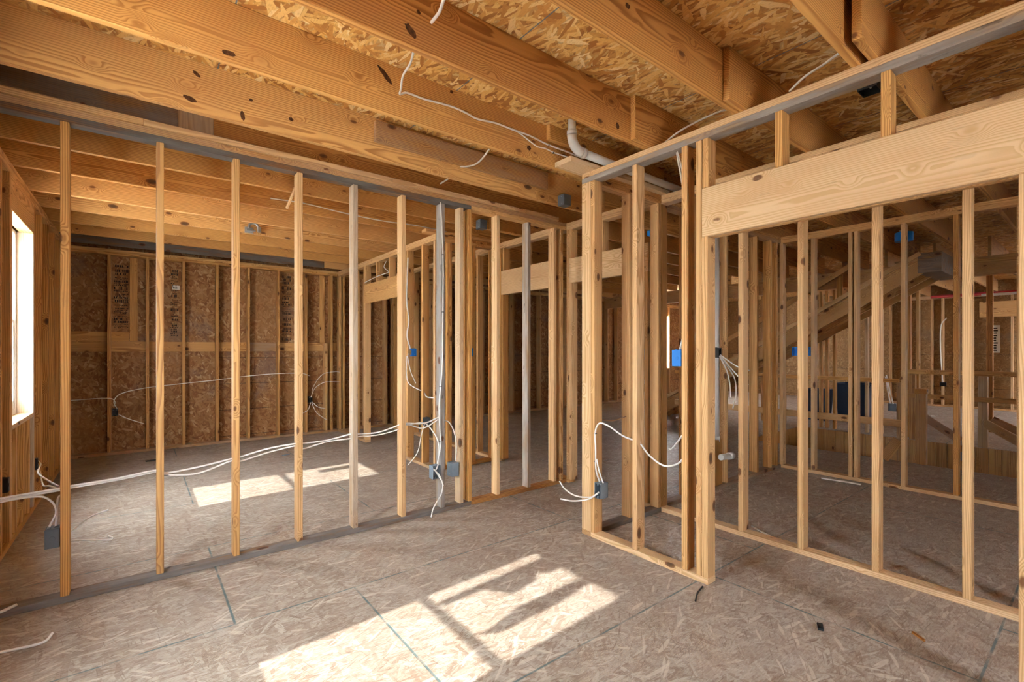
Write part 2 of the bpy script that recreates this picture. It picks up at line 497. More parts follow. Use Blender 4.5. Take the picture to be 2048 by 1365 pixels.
def wall_with_holes(name, ax, c0, c1, u0, u1, z0, z1, holes, mat):
    """Sheathing slab; ax='x' runs along x at y in [c0,c1]; holes=(ua,ub,za,zb)."""
    hs = sorted(holes); bx = []; u = u0
    for a, b, za, zb in hs:
        bx.append((u, a, z0, z1)); bx.append((a, b, z0, za)); bx.append((a, b, zb, z1)); u = b
    bx.append((u, u1, z0, z1))
    if ax == 'x':
        return struct_mesh(name, [(a, b, c0, c1, z, w) for a, b, z, w in bx], mat)
    return struct_mesh(name, [(c0, c1, a, b, z, w) for a, b, z, w in bx], mat)

W_OUT = XL - .14            # outer plane of the left wall studs
WIN_L = [(1.52, 2.42), (4.98, 5.86)]   # rough openings along the left wall
ZW0, ZW1 = .87, 2.44
wall_with_holes('wall_left', 'y', W_OUT - .012, W_OUT, -2.3, 8.52, 0, ZD, [(a + .01, b - .01, ZW0 + .01, ZW1 - .01) for a, b in WIN_L], SHEATH_Y)
BWIN = [(11.9, 12.62)]
wall_with_holes('wall_back', 'x', YB + .14, YB + .152, -.9, XE + .1, 0, ZD, [(a, b, ZW0, ZW1) for a, b in BWIN], SHEATH_X)
wall_with_holes('wall_rear', 'x', -2.312, -2.30, -.9, XE + .1, 0, ZD, [(1.6, 1.95, ZW0, ZW1), (13.8, 14.5, ZW0, ZW1)], SHEATH_X)  # both openings are unseen, added to let in fill light
wall_with_holes('wall_right', 'y', XE + .09, XE + .102, -2.3, 8.52, 0, ZD, [], SHEATH_Y)

# ------------------------------------------------------------------ windows
def window(idx, y0, y1, label, meet=1.66):
    e = empty('window_%d' % idx, (W_OUT + .02, (y0 + y1) / 2, ZW0))
    tag(e, label, 'window', None, 'structure')
    ox, oy, oz = e.location
    def part(name, boxes, mat, parent=e):
        bm = bmesh.new()
        for b in boxes:
            box_bm(bm, b[0] - ox, b[1] - ox, b[2] - oy, b[3] - oy, b[4] - oz, b[5] - oz)
        return link(name, bm_mesh(bm, name, .003), mat, parent)
    xo0, xo1 = W_OUT - .03, W_OUT + .035
    f = .05
    part('window_frame', [(xo0, xo1, y0 + .004, y0 + f, ZW0, ZW1), (xo0, xo1, y1 - f, y1 - .004, ZW0, ZW1),
                          (xo0, xo1, y0 + f, y1 - f, ZW0, ZW0 + f), (xo0, xo1, y0 + f, y1 - f, ZW1 - .03, ZW1)], VINYL)
    s = .045
    a, b = y0 + f, y1 - f
    ls = part('lower_sash', [(xo0 + .03, xo1 - .006, a, a + s * .4, ZW0 + f, meet + .02), (xo0 + .03, xo1 - .006, b - s, b, ZW0 + f, meet + .02),
                        (xo0 + .03, xo1 - .006, a + s * .4, b - s, ZW0 + f, ZW0 + f + .07), (xo0 + .03, xo1 - .006, a + s * .4, b - s, meet - .02, meet + .02)], VINYL)
    us = part('upper_sash', [(xo0 + .004, xo0 + .028, a, a + s * .4, meet - .02, ZW1 - .03), (xo0 + .004, xo0 + .028, b - s, b, meet - .02, ZW1 - .03),
                        (xo0 + .004, xo0 + .028, a + s * .4, b - s, ZW1 - .06, ZW1 - .03)], VINYL)
    part('glass_pane', [(xo0 + .045, xo0 + .048, a + s * .4, b - s, ZW0 + f + .07, meet - .02)], GLASS, ls)
    part('glass_pane', [(xo0 + .014, xo0 + .017, a + s * .4, b - s, meet + .02, ZW1 - .06)], GLASS, us)
    return e, xo0, part
w1 = window(1, WIN_L[1][0], WIN_L[1][1], 'white vinyl window in the left wall of the back room')
w2 = window(2, WIN_L[0][0], WIN_L[0][1], 'white vinyl window in the left wall of the near room')
# pane sticker, and unseen film added for its ragged shadow in the sun patch
e, xo0, part = w1
part('pane_sticker', [(xo0 + .018, xo0 + .0186, 5.51, 5.66, 1.97, 2.30)], PAPER)
e, xo0, part = w2
def film(poly, xx, e):
    bm = bmesh.new(); o = e.location
    lo = [bm.verts.new((xx - o.x, y - o.y, z - o.z)) for y, z in poly]
    hi = [bm.verts.new((xx + .0008 - o.x, y - o.y, z - o.z)) for y, z in poly]
    n = len(poly)
    bm.faces.new(lo); bm.faces.new(hi[::-1])
    for i in range(n):
        bm.faces.new((lo[i], lo[(i + 1) % n], hi[(i + 1) % n], hi[i]))
    link('shadow_film', bm_mesh(bm, 'shadow_film'), PAPER, e)
film([(2.23, 1.72), (2.25, 2.37), (2.07, 2.37), (2.05, 2.30), (2.12, 2.25), (2.04, 2.18), (2.02, 2.02), (2.17, 1.93), (2.17, 1.72)], xo0 + .018, e)
film([(1.90, 1.96), (1.89, 2.37), (1.80, 2.37), (1.77, 2.10), (1.78, 1.80), (1.83, 1.72), (1.845, 1.80)], xo0 + .018, e)

# ------------------------------------------------------------------ left outside wall framing
G_L = 'studs of the left outside wall'
LW = (XL - .14, XL)
board('bottom_plate', (LW[0], LW[1], -2.2, 8.35, 0, ZB), 'pale bottom plate along the foot of the left outside wall', 'plate', None, .45)
board('top_plate', (LW[0], LW[1], -2.2, 8.35, ZS, ZP1), 'lower top plate of the left outside wall above the window header', 'plate', None, .42)
board('top_plate', (LW[0], LW[1], -2.2, 8.49, ZP1, ZP2), 'upper top plate of the left outside wall under the joist ends', 'plate', None, .35)
def lstud(y, z0, z1, label, tone=.5, name='wall_stud', gray=0):
    board(name, (LW[0], LW[1], y, y + T, z0, z1), label, 'stud', G_L, tone, gray)
for i, y in enumerate((3.84, 4.25, 4.62)):
    lstud(y, ZB, ZS, 'pine stud of the left outside wall, %s beyond the long partition' % ORD[i], .5)
lstud(4.904, ZB, ZS, 'full-height stud on the near side of the back room window', .42)
lstud(4.942, ZB, 2.44, 'jack stud holding the near end of the window header', .35, 'jack_stud')
lstud(5.86, ZB, 2.44, 'jack stud whitened for daylight on the far side of the back room window', .12, 'jack_stud', .6)  # whitish colour stands in for bright daylight falling on this jamb
lstud(5.90, ZB, ZS, 'full-height stud just beyond the back room window', .55)
for i, (y, t) in enumerate(((6.30, .6), (6.72, .65), (7.16, .6), (7.58, .6), (7.98, .6))):
    lstud(y, ZB, ZS, 'brown stud of the left outside wall, %s beyond the window' % ORD[i + 1], t)
lstud(8.312, ZB, ZS, 'corner stud where the left outside wall meets the back wall', .6)
for i, y in enumerate((5.12, 5.40, 5.66)):
    lstud(y, ZB, ZW0 - T, 'short cripple stud under the back room window sill, %s from the camera side' % ORD[i], .45, 'cripple_stud')
board('window_sill_plate', (LW[0], LW[1], 4.98, 5.86, ZW0 - T, ZW0), 'pale sill board under the back room window', 'sill board', None, .15, .2)
board('window_header', (LW[0] + .05, LW[1], 4.942, 5.898, 2.44, ZS), 'deep pale header board over the back room window', 'header', None, .25)
for k, (a, b) in enumerate(WIN_L[:1]):
    nm = 'of the near room'
    board('window_sill_plate', (LW[0], LW[1], a, b, ZW0 - T, ZW0), 'sill board under the left wall window ' + nm, 'sill board', None, .3)
    board('window_header', (LW[0] + .05, LW[1], a - .04, b + .04, 2.44, ZS), 'header board over the left wall window ' + nm, 'header', None, .3)
    lstud(a - T, ZB, 2.44, 'jack stud on the right side of the left wall window ' + nm, .4, 'jack_stud')
    lstud(b, ZB, 2.44, 'jack stud on the far side of the left wall window ' + nm, .4, 'jack_stud')
for i, y in enumerate((.42, .82, 1.18, 2.80, 3.20)):
    lstud(y, ZB, ZS, 'pine stud of the near room left wall, %s from the camera' % ORD[i], .5)

# ------------------------------------------------------------------ long partition (A)
A = (YA, YA + D4)
G_A = 'studs of the long partition'
board('bottom_plate', (XL, 2.385, A[0], A[1], 0, ZB), 'dark grey weathered bottom plate of the long partition', 'plate', None, .62, .97)
board('bottom_plate', (2.385, XR, A[0], A[1], 0, ZB), 'brown bottom plate at the right end of the long partition', 'plate', None, .75, .15)
board('top_plate', (XL, 2.385, A[0], A[1], ZS, ZP1), 'dark grey weathered lower top plate of the long partition', 'plate', None, .85, .97)
board('top_plate', (2.385, XR, A[0], A[1], ZS, ZP1), 'fresh lower top plate at the right end of the long partition', 'plate', None, .45)
board('top_plate', (XL, XR, A[0], A[1], ZP1, ZP2), 'stained upper top plate of the long partition', 'plate', None, .62, .35)
board('ceiling_nailer', (XL, .02, A[0] - .02, A[1] + .03, ZP2, ZP2 + T), 'pinkish nailer board on top of the long partition, left piece', 'nailer', None, .45, .1)
board('ceiling_nailer', (.02, 3.47, A[0] - .02, A[1] + .03, ZP2, ZP2 + T), 'greenish pale nailer board on top of the long partition', 'nailer', None, .36, .2)
a_studs = [(-.348, .55, 0, 'orange pine stud with dark heart streak'), (.082, .5, .12, 'pinkish brown stud'), (.493, .42, .05, 'striped knotty pine stud'),
           (.893, .35, .1, 'pale bark-edged stud'), (1.297, .3, .6, 'pale grey stud'), (1.70, .25, .08, 'clean pale stud'),
           (2.07, .3, .95, 'blue-grey weathered stud with stapled cable'), (2.262, .25, .3, 'cream and grey stud of the doubled pair'), (2.352, .5, 0, 'fresh orange stud of the doubled pair'),
           (2.672, .18, 0, 'clean cream stud'), (3.058, .2, .8, 'pale grey stud with brown edge'), (3.414, .3, .1, 'knotty stud')]
for i, (x, t, gr, nm) in enumerate(a_studs):
    board('wall_stud', (x, x + T, A[0], A[1], ZB, ZS), '%s in the long partition, %s from the left' % (nm, ORD[i]), 'stud', G_A, t, gr)
board('wall_stud', (XR - T - .05, XR - .05, A[0], A[1], ZB, ZS), 'end stud of the long partition touching the cross wall', 'stud', G_A, .4)
board('wall_stud', (XL, XL + T, A[0], A[1], ZB, ZS), 'end stud of the long partition against the left outside wall', 'stud', G_A, .5)

# ------------------------------------------------------------------ back wall framing
G_B = 'studs of the back wall'
BY = (YB, YB + .14)
board('bottom_plate', (XL, XC2 + .1, BY[0], BY[1], 0, ZB), 'dusty bottom plate of the back wall', 'plate', None, .55, .5)
board('bottom_plate', (XC2 + .1, XE, BY[0], BY[1], 0, ZB), 'shaded bottom plate of the back wall beyond the back closet', 'plate', None, .55, .4)
board('top_plate', (XL, 3.7, BY[0], BY[1], ZS, ZP1), 'lower top plate of the back wall in the back room', 'plate', None, .5)
board('top_plate', (3.7, XE, BY[0], BY[1], ZS, ZP1), 'lower top plate of the back wall beyond the cross wall', 'plate', None, .5)
board('top_plate', (XL, 3.7, BY[0], BY[1], ZP1, ZP2), 'upper top plate of the back wall in the back room', 'plate', None, .42)
board('top_plate', (3.7, XE, BY[0], BY[1], ZP1, ZP2), 'upper top plate of the back wall beyond the cross wall', 'plate', None, .42)
bx = [-.34, .07, .488, .905, 1.322, 1.752, 2.175, 2.59]
for i, x in enumerate(bx):
    board('wall_stud', (x, x + T, BY[0], BY[1], ZB, ZS), 'brown stud of the back wall, %s from the left corner' % ORD[i], 'stud', G_B, .55, .08)
board('wall_stud', (2.735, 2.735 + T, BY[0], BY[1], ZB, ZS), 'left one of the two tight studs where the back closet meets the back wall', 'stud', G_B, .42)
board('wall_stud', (2.80, 2.80 + T, BY[0], BY[1], ZB, ZS), 'right one of the two tight studs where the back closet meets the back wall', 'stud', G_B, .42)
fx = [3.20, 3.58, 3.71, 4.13, 4.54, 4.96, 5.36, 5.78, 6.18, 6.59, 7.0, 7.4, 7.8, 8.2, 8.6, 9.0, 9.4, 9.8, 10.2, 10.6, 11.0, 11.4, 11.84, 12.63]
for i, x in enumerate(fx):
    board('wall_stud', (x, x + T, BY[0], BY[1], ZB, ZS), 'shaded stud of the back wall, %s to the right of the back closet corner' % ORD[i], 'stud', 'far studs of the back wall', .55, .3)
board('window_header', (11.8, 12.66, BY[0] + .05, BY[1], ZW1, ZS), 'header over the far slit-like bright window', 'header', None, .45)
board('window_sill_plate', (11.9, 12.62, BY[0], BY[1], ZW0 - T, ZW0), 'sill under the far slit-like bright window', 'sill board', None, .3)
# flat blocking against the sheathing
edges = [XL] + [v for x in bx for v in (x, x + T)] + [2.735]
for i in range(0, len(edges), 2):
    a, b = edges[i], edges[i + 1]
    if b - a > .05:
        board('fire_block', (a, b, BY[1] - T, BY[1], 1.395, 1.535), 'flat block between back wall studs, lower row, %s from the left' % ORD[i // 2], 'blocking', 'lower row of flat blocks on the back wall', .5, .05 if i != 10 else .5)
board('fire_block', (XL, -.34, BY[1] - T, BY[1], 1.536, 1.665), 'upper flat block in the left corner of the back wall', 'blocking', None, .5)
board('fire_block', (-.34 + T, -.11, BY[1] - T, BY[1], 1.536, 1.665), 'short upper flat block right of the first back wall stud', 'blocking', None, .5)
board('wall_stud', (-.105, -.02, BY[1] - T, BY[1], 1.54, ZS), 'flat stud against the sheathing above the lower blocks', 'stud', None, .48)
board('wall_stud', (2.44, 2.52, BY[1] - T, BY[1], 1.54, ZS), 'flat stud against the sheathing near the back closet', 'stud', None, .48)
board('wall_stud', (2.50, 2.54, BY[0], BY[1], ZB, 1.53), 'short stud standing below the flat blocks near the back closet', 'stud', None, .42)
# sheathing marks
st = empty('barcode_sticker', (.42, BY[1], 2.33)); tag(st, 'small white barcode sticker on the back wall sheathing', 'sticker', None, 'thing')
b = bmesh.new(); box_bm(b, -.045, .045, -.0012, 0, -.03, .03); link('sticker_paper', bm_mesh(b, 'p'), PAPER, st)
b = bmesh.new()
for k in range(9):
    w = .002 + .003 * (k % 3 == 0)
    box_bm(b, -.034 + k * .007, -.034 + k * .007 + w, -.0018, -.0013, -.018, .004)
link('barcode', bm_mesh(b, 'bars'), INK, st)
def stamp(x, z0, z1, wd, label, seed, txt=None):
    o = empty('sheathing_stamp', (x, BY[1], z0)); tag(o, label, 'printed stamp', 'inked stamps on the back wall sheathing', 'thing')
    rr = random.Random(seed); z = 0.0
    while z < z1 - z0 - .03:
        hgt = rr.choice((.010, .012, .014, .03, .04))
        u = -wd / 2 + rr.random() * .02
        bm = bmesh.new(); px = None
        while u < wd / 2 - .01:
            w = rr.uniform(.004, .02) if hgt < .02 else rr.uniform(.008, .016)
            if rr.random() < .8 or px is None:
                box_bm(bm, u, min(u + w, wd / 2), -.0012, -.0004, z + rr.random() * .004, z + hgt)
                if px is not None:
                    box_bm(bm, px, u, -.0012, -.0004, z, z + .0025)
                px = min(u + w, wd / 2)
            u += w + rr.uniform(.004, .010)
        link('print_line', bm_mesh(bm, 'print'), INK, o)
        z += hgt + rr.choice((.008, .012, .03))
    if txt:
        for s, dz in txt:
            c = bpy.data.curves.new('t', 'FONT'); c.body = s; c.size = .075; c.extrude = .0004; c.align_x = 'CENTER'
            t = bpy.data.objects.new('tmp', c); COL.objects.link(t)
            dg = bpy.context.evaluated_depsgraph_get()
            me = bpy.data.meshes.new_from_object(t.evaluated_get(dg)); bpy.data.objects.remove(t)
            me.materials.clear()
            m = link('stamp_text', me, INK, o); m.rotation_euler = (R(90), R(180), 0); m.location = (0, -.0016, dz)
stamp(-.20, 1.72, 2.64, .16, 'inked print with upside-down numbers beside the first back wall stud', 3, [('24/', .47)])
stamp(.40, 1.62, 2.6, .09, 'vertical inked print left of the third back wall stud', 4)
stamp(1.92, 1.57, 2.64, .15, 'column of inked print lines right of the sixth back wall stud', 5)

# ------------------------------------------------------------------ closet opening wall (C)
C = (XC, XC + D4)
G_C = 'studs of the closet opening wall'
board('bottom_plate', (C[0], C[1], 1.515, YD, 0, ZB), 'pale bottom plate of the closet front beside the sun patch', 'plate', None, .12)
board('bottom_plate', (C[0] + .0, C[0] + .09, YD + .001, YD + .09, 0, ZB), 'short plate end under the doubled corner post', 'plate', None, .5, .3)
board('wall_stud', (C[0], C[0] + T, YD, YD + .09, ZB, ZS), 'wide pale face stud of the doubled corner post', 'stud', G_C, .15)
board('wall_stud', (C[0], C[1], 2.42, 2.46, ZB, ZS), 'narrow stud of the doubled corner post carrying the grey outlet box', 'stud', G_C, .3)
board('wall_stud', (C[0], C[1], 2.035, 2.035 + T, ZB, ZS), 'pale stud with a drilled cable hole between corner post and blue box', 'stud', G_C, .2)
board('wall_stud', (C[0], C[1], 1.655, 1.655 + T, ZB, ZS), 'orange-sided stud carrying the blue switch box', 'stud', G_C, .38)
board('king_stud', (C[0], C[1], 1.556, 1.556 + T, ZB, ZS), 'full-height king stud at the left end of the big header', 'stud', G_C, .3)
board('jack_stud', (C[0], C[1], 1.517, 1.555, ZB, 2.105), 'split-edged jack stud under the left end of the big header', 'stud', G_C, .28)
board('closet_header', (C[0], C[0] + T, .155, 1.555, 2.105, 2.40), 'big pale front header board over the closet opening', 'header', None, .16)
board('closet_header', (C[0] + T + .012, C[1], .155, 1.555, 2.105, 2.40), 'rear header board doubled behind the big pale one', 'header', None, .3)
for i, (y, z, t) in enumerate(((1.514, 2.40, .35), (1.095, 2.40, .42), (.632, 2.40, .42))):
    board('cripple_stud', (C[0], C[1], y, y + T, z, ZS), 'short cripple stud on the big header, %s from its left end' % ORD[i], 'stud', 'cripples on the big header', t)
board('jack_stud', (C[0], C[1], .195, .195 + T, ZB, 2.105), 'pale jack stud at the right edge of the photo', 'stud', G_C, .22)
board('king_stud', (C[0], C[1], .155, .155 + T, 2.401, ZS), 'rough brown stud above the header at the right edge of the photo', 'stud', G_C, .75, .25)
board('wall_stud', (C[0], C[1], .115, .115 + T, ZB, ZS), 'stud behind the jack stud at the right edge of the photo', 'stud', G_C, .4)
board('bottom_plate', (C[0], C[1], -2.2, .24, 0, ZB), 'bottom plate of the closet wall at the right edge of the photo', 'plate', None, .3)
board('top_plate', (C[0], C[1], -2.2, YD + .09, ZS, ZP1), 'blue-grey weathered lower top plate above the closet opening', 'plate', None, .48, .9)
board('top_plate', (C[0], C[1], -2.2, YD + .09, ZP1, ZP2), 'fresh upper top plate above the closet opening', 'plate', None, .3, .1)

# ------------------------------------------------------------------ closet end wall (D)
Dw = (YD, YD + D4)
board('bottom_plate', (C[0] + .091, XR, Dw[0], Dw[1], 0, ZB), 'dark grey bottom plate of the closet end wall', 'plate', None, .75, .95)
board('top_plate', (C[1], XR, Dw[0], Dw[1], ZS, ZP1), 'lower top plate of the closet end wall', 'plate', None, .45)
board('top_plate', (C[1], XR, Dw[0], Dw[1], ZP1, ZP2), 'upper top plate of the closet end wall', 'plate', None, .45)
board('ceiling_nailer', (2.43, XR + .05, Dw[0] - .05, Dw[1] + .06, ZP2 + .001, ZP2 + T), 'greenish nailer block on top of the closet end wall, sticking into the room', 'nailer', None, .12, .12)
board('wall_stud', (3.165, 3.165 + T, Dw[0], Dw[1], ZB, ZS), 'orange knotty stud in the middle of the closet end wall', 'stud', 'studs of the closet end wall', .42)
board('wall_stud', (3.555, 3.555 + T, Dw[0], Dw[1], ZB, ZS), 'wavy-edged stud in the back corner of the closet end wall', 'stud', 'studs of the closet end wall', .38)

# ------------------------------------------------------------------ long cross wall (R)
RW = (XR, XR + D4)
G_R = 'studs of the closet back wall'
board('bottom_plate', (RW[0], RW[1], -2.2, 2.64, 0, ZB), 'pale bottom plate along the back of the closet', 'plate', None, .2, .1)
board('bottom_plate', (RW[0], RW[1], 4.84, 8.34, 0, ZB), 'bottom plate of the cross wall behind the back closet', 'plate', None, .3, .1)
board('bottom_plate', (RW[0], RW[1], 3.60, 3.88, 0, ZB), 'short bottom plate where the long partition meets the cross wall', 'plate', None, .5)
board('top_plate', (RW[0], RW[1], -2.2, 8.34, ZS, ZP1), 'lower top plate of the long cross wall', 'plate', None, .3, .15)
board('top_plate', (RW[0], RW[1], -2.2, 8.34, ZP1, ZP2), 'upper top plate of the long cross wall', 'plate', None, .25, .05)
rs = [(.49, .3, 0, 'pale knotty stud'), (.905, .3, 0, 'pale knotty stud'), (1.33, .3, 0, 'rough-edged pale stud'), (1.745, .3, .05, 'pale stud'), (2.17, .4, 0, 'half-hidden stud')]
for i, (y, t, gr, nm) in enumerate(rs):
    board('wall_stud', (RW[0], RW[1], y, y + T, ZB, ZS), '%s in the closet back wall, %s from the right edge' % (nm, ORD[i]), 'stud', G_R, t, gr)
board('wall_stud', (RW[0], RW[1], .07, .07 + T, ZB, ZS), 'stud of the closet back wall hidden by the right-edge jack stud', 'stud', G_R, .3)
board('wall_stud', (RW[0], RW[1], 2.462, 2.462 + T, ZB, ZS), 'clean stud in the closet back corner, left end of the pale plate', 'stud', G_R, .35)
board('jack_stud', (RW[0], RW[1], 2.60, 2.60 + T, ZB, 2.13), 'jack stud on the right side of the hall doorway', 'stud', None, .4)
board('jack_stud', (RW[0], RW[1], 3.56, 3.56 + T, ZB, 2.13), 'knotty jack stud on the left side of the hall doorway', 'stud', None, .25)
board('king_stud', (RW[0], RW[1], 3.60, 3.60 + T, ZB, ZS), 'king stud on the left side of the hall doorway', 'stud', None, .35)
board('door_header', (RW[0], RW[0] + T, 2.60, 3.598, 2.13, 2.39), 'pale header over the hall doorway behind the corner post', 'header', None, .2)
for i, y in enumerate((3.56, 3.13, 2.72)):
    board('cripple_stud', (RW[0], RW[1], y, y + T, 2.391, ZS), 'short cripple above the hall doorway header, %s from its left end' % ORD[i], 'stud', 'cripples above the hall doorway', .35)
board('king_stud', (RW[0], RW[1], 3.84, 3.84 + T, ZB, ZS), 'king stud on the right side of the back room doorway', 'stud', None, .5)
board('jack_stud', (RW[0], RW[1], 3.879, 3.879 + T, ZB, 2.115), 'jack stud on the right side of the back room doorway', 'stud', None, .35)
board('jack_stud', (RW[0], RW[1], 4.765, 4.765 + T, ZB, 2.115), 'red-brown jack stud on the left side of the back room doorway', 'stud', None, .62)
board('king_stud', (RW[0], RW[1], 4.81, 4.81 + T, ZB, ZS), 'king stud on the left side of the back room doorway', 'stud', None, .5)
board('door_header', (RW[0], RW[0] + T, 3.879, 4.808, 2.115, 2.415), 'knotty header over the back room doorway', 'header', None, .22)
for i, y in enumerate((4.74, 4.30)):
    board('cripple_stud', (RW[0], RW[1], y, y + T, 2.416, ZS), 'short cripple above the back room doorway header, %s from its left end' % ORD[i], 'stud', 'cripples above the back room doorway', .45)
for i, y in enumerate((5.33, 5.74, 6.15, 6.55, 6.96, 7.22, 7.62, 8.02)):
    board('wall_stud', (RW[0], RW[1], y, y + T, ZB, ZS), 'stud in the rear of the back closet, %s beyond the back room doorway' % ORD[i], 'stud', 'studs behind the back closet', .42)

# ------------------------------------------------------------------ back room closet (C2 / E)
C2 = (XC2, XC2 + D4)
board('bottom_plate', (C2[0], C2[1], 4.90, 5.76, 0, ZB), 'dusty bottom plate on the near left side of the back closet', 'plate', None, .3, .3)
board('bottom_plate', (C2[1] + .001, XR, YE, YE + D4, 0, ZB), 'brown bottom plate across the near end of the back closet', 'plate', None, .55)
board('top_plate', (C2[0], C2[1], YE, 8.34, ZS, ZP1), 'lower top plate of the back closet front', 'plate', None, .35)
board('top_plate', (C2[0], C2[1], YE, 8.34, ZP1, ZP2), 'upper top plate of the back closet front', 'plate', None, .3)
board('top_plate', (C2[1], XR, YE, YE + D4, ZS, ZP1), 'lower top plate across the near end of the back closet', 'plate', None, .4)
board('top_plate', (C2[1], XR, YE, YE + D4, ZP1, ZP2), 'upper top plate across the near end of the back closet', 'plate', None, .4)
board('ceiling_nailer', (2.58, XR, YE - .03, YE + .12, ZP2 + .001, ZP2 + T), 'nailer block on top of the back closet near end', 'nailer', None, .35)
board('wall_stud', (C2[0], C2[1], 4.915, 4.915 + T, ZB, ZS), 'corner stud of the back closet behind the blue-grey stud', 'stud', 'studs of the back closet front', .15)
board('wall_stud', (C2[0], C2[1], 5.215, 5.215 + T, ZB, ZS), 'flat brown stud of the back closet between blue box and corner', 'stud', 'studs of the back closet front', .4)
board('king_stud', (C2[0], C2[1], 5.63, 5.63 + T, ZB, ZS), 'king stud on the near side of the back closet opening', 'stud', None, .38)
board('jack_stud', (C2[0], C2[1], 5.67, 5.67 + T, ZB, 2.13), 'bark-edged jack stud carrying the blue box in the back room', 'stud', None, .42)
board('jack_stud', (C2[0], C2[1], 7.085, 7.085 + T, ZB, 2.13), 'pale nailed jack stud on the far side of the back closet opening', 'stud', None, .3)
board('king_stud', (C2[0], C2[1], 7.125, 7.125 + T, ZB, ZS), 'king stud on the far side of the back closet opening', 'stud', None, .35)
board('closet_header', (C2[0], C2[0] + T, 5.67, 7.123, 2.13, 2.415), 'strongly grained header over the back closet opening', 'header', None, .48)
for i, y in enumerate((7.07, 6.63, 6.18, 5.72)):
    board('cripple_stud', (C2[0], C2[1], y, y + T, 2.416, ZS), 'short cripple above the back closet header, %s from its left end' % ORD[i], 'stud', 'cripples above the back closet', .42)
board('bottom_plate', (C2[0], C2[1], 7.085, 8.34, 0, ZB), 'bottom plate on the far left side of the back closet', 'plate', None, .35, .3)
board('wall_stud', (C2[0], C2[1], 7.55, 7.55 + T, ZB, ZS), 'stud of the back closet front beyond its opening', 'stud', None, .42)
for i, x in enumerate((2.90, 3.24, 3.53)):
    board('wall_stud', (x, x + T, YE, YE + D4, ZB, ZS), 'stud across the near end of the back closet, %s from its left corner' % ORD[i], 'stud', 'studs of the back closet near end', .42)

# ------------------------------------------------------------------ second closet room (T and S walls)
TW = (YT, YT + D4)
board('bottom_plate', (RW[1], XS, TW[0], TW[1], 0, ZB), 'dark bottom plate running back to the far closet corner', 'plate', None, .5, .7)
board('top_plate', (RW[1], XS, TW[0], TW[1], ZS, ZP1), 'lower top plate of the wall with the white pipe', 'plate', None, .45, .3)
board('top_plate', (RW[1], XS, TW[0], TW[1], ZP1, ZP2), 'upper top plate of the wall with the white pipe', 'plate', None, .45)
for i, (x, t, nm) in enumerate(((4.05, .4, 'hidden stud'), (4.78, .35, 'thin-looking stud immediately right of the tall white pipe'), (5.46, .4, 'orange clear stud'), (5.80, .42, 'knotty stud'), (5.96, .42, 'corner stud'))):
    board('wall_stud', (x, x + T, TW[0], TW[1], ZB, ZS), nm + (' right of the white pipe, %s in its wall' % ORD[i] if i != 1 else ''), 'stud', 'studs of the wall behind the white pipe', t)
SW = (XS, XS + D4)
board('bottom_plate', (SW[0], SW[1], -2.2, 2.58, 0, ZB), 'pale bottom plate of the far closet back wall', 'plate', None, .25, .1)
board('top_plate', (SW[0], SW[1], -2.2, 2.58, ZS, ZP1), 'lower top plate of the far closet back wall', 'plate', None, .4)
board('top_plate', (SW[0], SW[1], -2.2, 2.58, ZP1, ZP2), 'upper top plate of the far closet back wall', 'plate', None, .38)
for i, (y, t, gr, nm) in enumerate(((2.47, .3, 0, 'corner stud'), (2.13, .25, .15, 'bark-edged stud'), (1.765, .2, 0, 'left pale paired stud'), (1.715, .22, 0, 'right pale paired stud'), (1.31, .3, .1, 'stained stud'), (.915, .68, 0, 'red-brown stud'), (.50, .4, 0, 'hidden stud'))):
    board('wall_stud', (SW[0], SW[1], y, y + T, ZB, ZS), nm + ' in the far closet back wall, %s from its left corner' % ORD[i], 'stud', 'studs of the far closet back wall', t, gr)

# ------------------------------------------------------------------ joists
KNOT = bpy.data.materials.new('dark_knot')
def _knot():
    g = N(KNOT); tc = g.n('ShaderNodeTexCoord').outputs['Object']
    nz = g.noise(tc, 55, 4, .65)
    g.out(g.ramp(nz, [(.3, (.030, .012, .006)), (.55, (.10, .036, .012)), (.75, (.20, .085, .028))]), .7, nz, .4, .2)
_knot()
def add_knots(o, knots):
    """Oval knots on the near face of joist o: (x, z, half width, half height, tilt) in room metres."""
    me = o.data.copy(); bm = bmesh.new(); bm.from_mesh(me)
    W = max(v.co.y for v in bm.verts) * -1
    rr = random.Random(len(knots))
    for x, z, a, b, t in knots:
        lx, lz = x - o.location.x, z - o.location.z
        n = 18; ring = []
        for k in range(n):
            u = 2 * math.pi * k / n; q = 1 + rr.uniform(-.14, .14)
            px, pz = a * q * math.cos(u), b * q * math.sin(u)
            ring.append(bm.verts.new((lx + px * math.cos(t) - pz * math.sin(t), W - .0006, lz + px * math.sin(t) + pz * math.cos(t))))
        f = bm.faces.new(ring); f.material_index = 1
        f.normal_update()
        if f.normal.y > 0: f.normal_flip()
    bm.to_mesh(me); bm.free()
    me.materials.append(KNOT); o.data = me
def joist(y, x0, x1, label, tone=.45, gray=0.0, group=None, z0=ZJ, z1=ZD):
    return board('floor_joist', (x0, x1, y, y + T, z0, z1), label, 'joist', group, tone, gray)
KN = {0: [(.225, 2.839, .032, .014, -.3), (.256, 2.992, .022, .010, -.7), (.486, 2.823, .012, .028, .2), (.757, 2.883, .014, .012, 0), (.531, 2.933, .010, .008, 0)],
      1: [(.331, 2.815, .028, .013, .15), (1.102, 2.989, .060, .014, -.75), (1.54, 3.04, .012, .010, .5), (2.177, 2.855, .018, .018, 0)],
      2: [(.953, 2.844, .034, .017, -.75), (2.374, 2.835, .016, .020, .4), (.99, 2.945, .010, .009, 0)],
      3: [(1.687, 2.932, .016, .012, 0)]}
near = [(3.233, .42), (2.575, .58), (1.943, .68), (1.325, .62), (.747, .55), (.12, .5)]
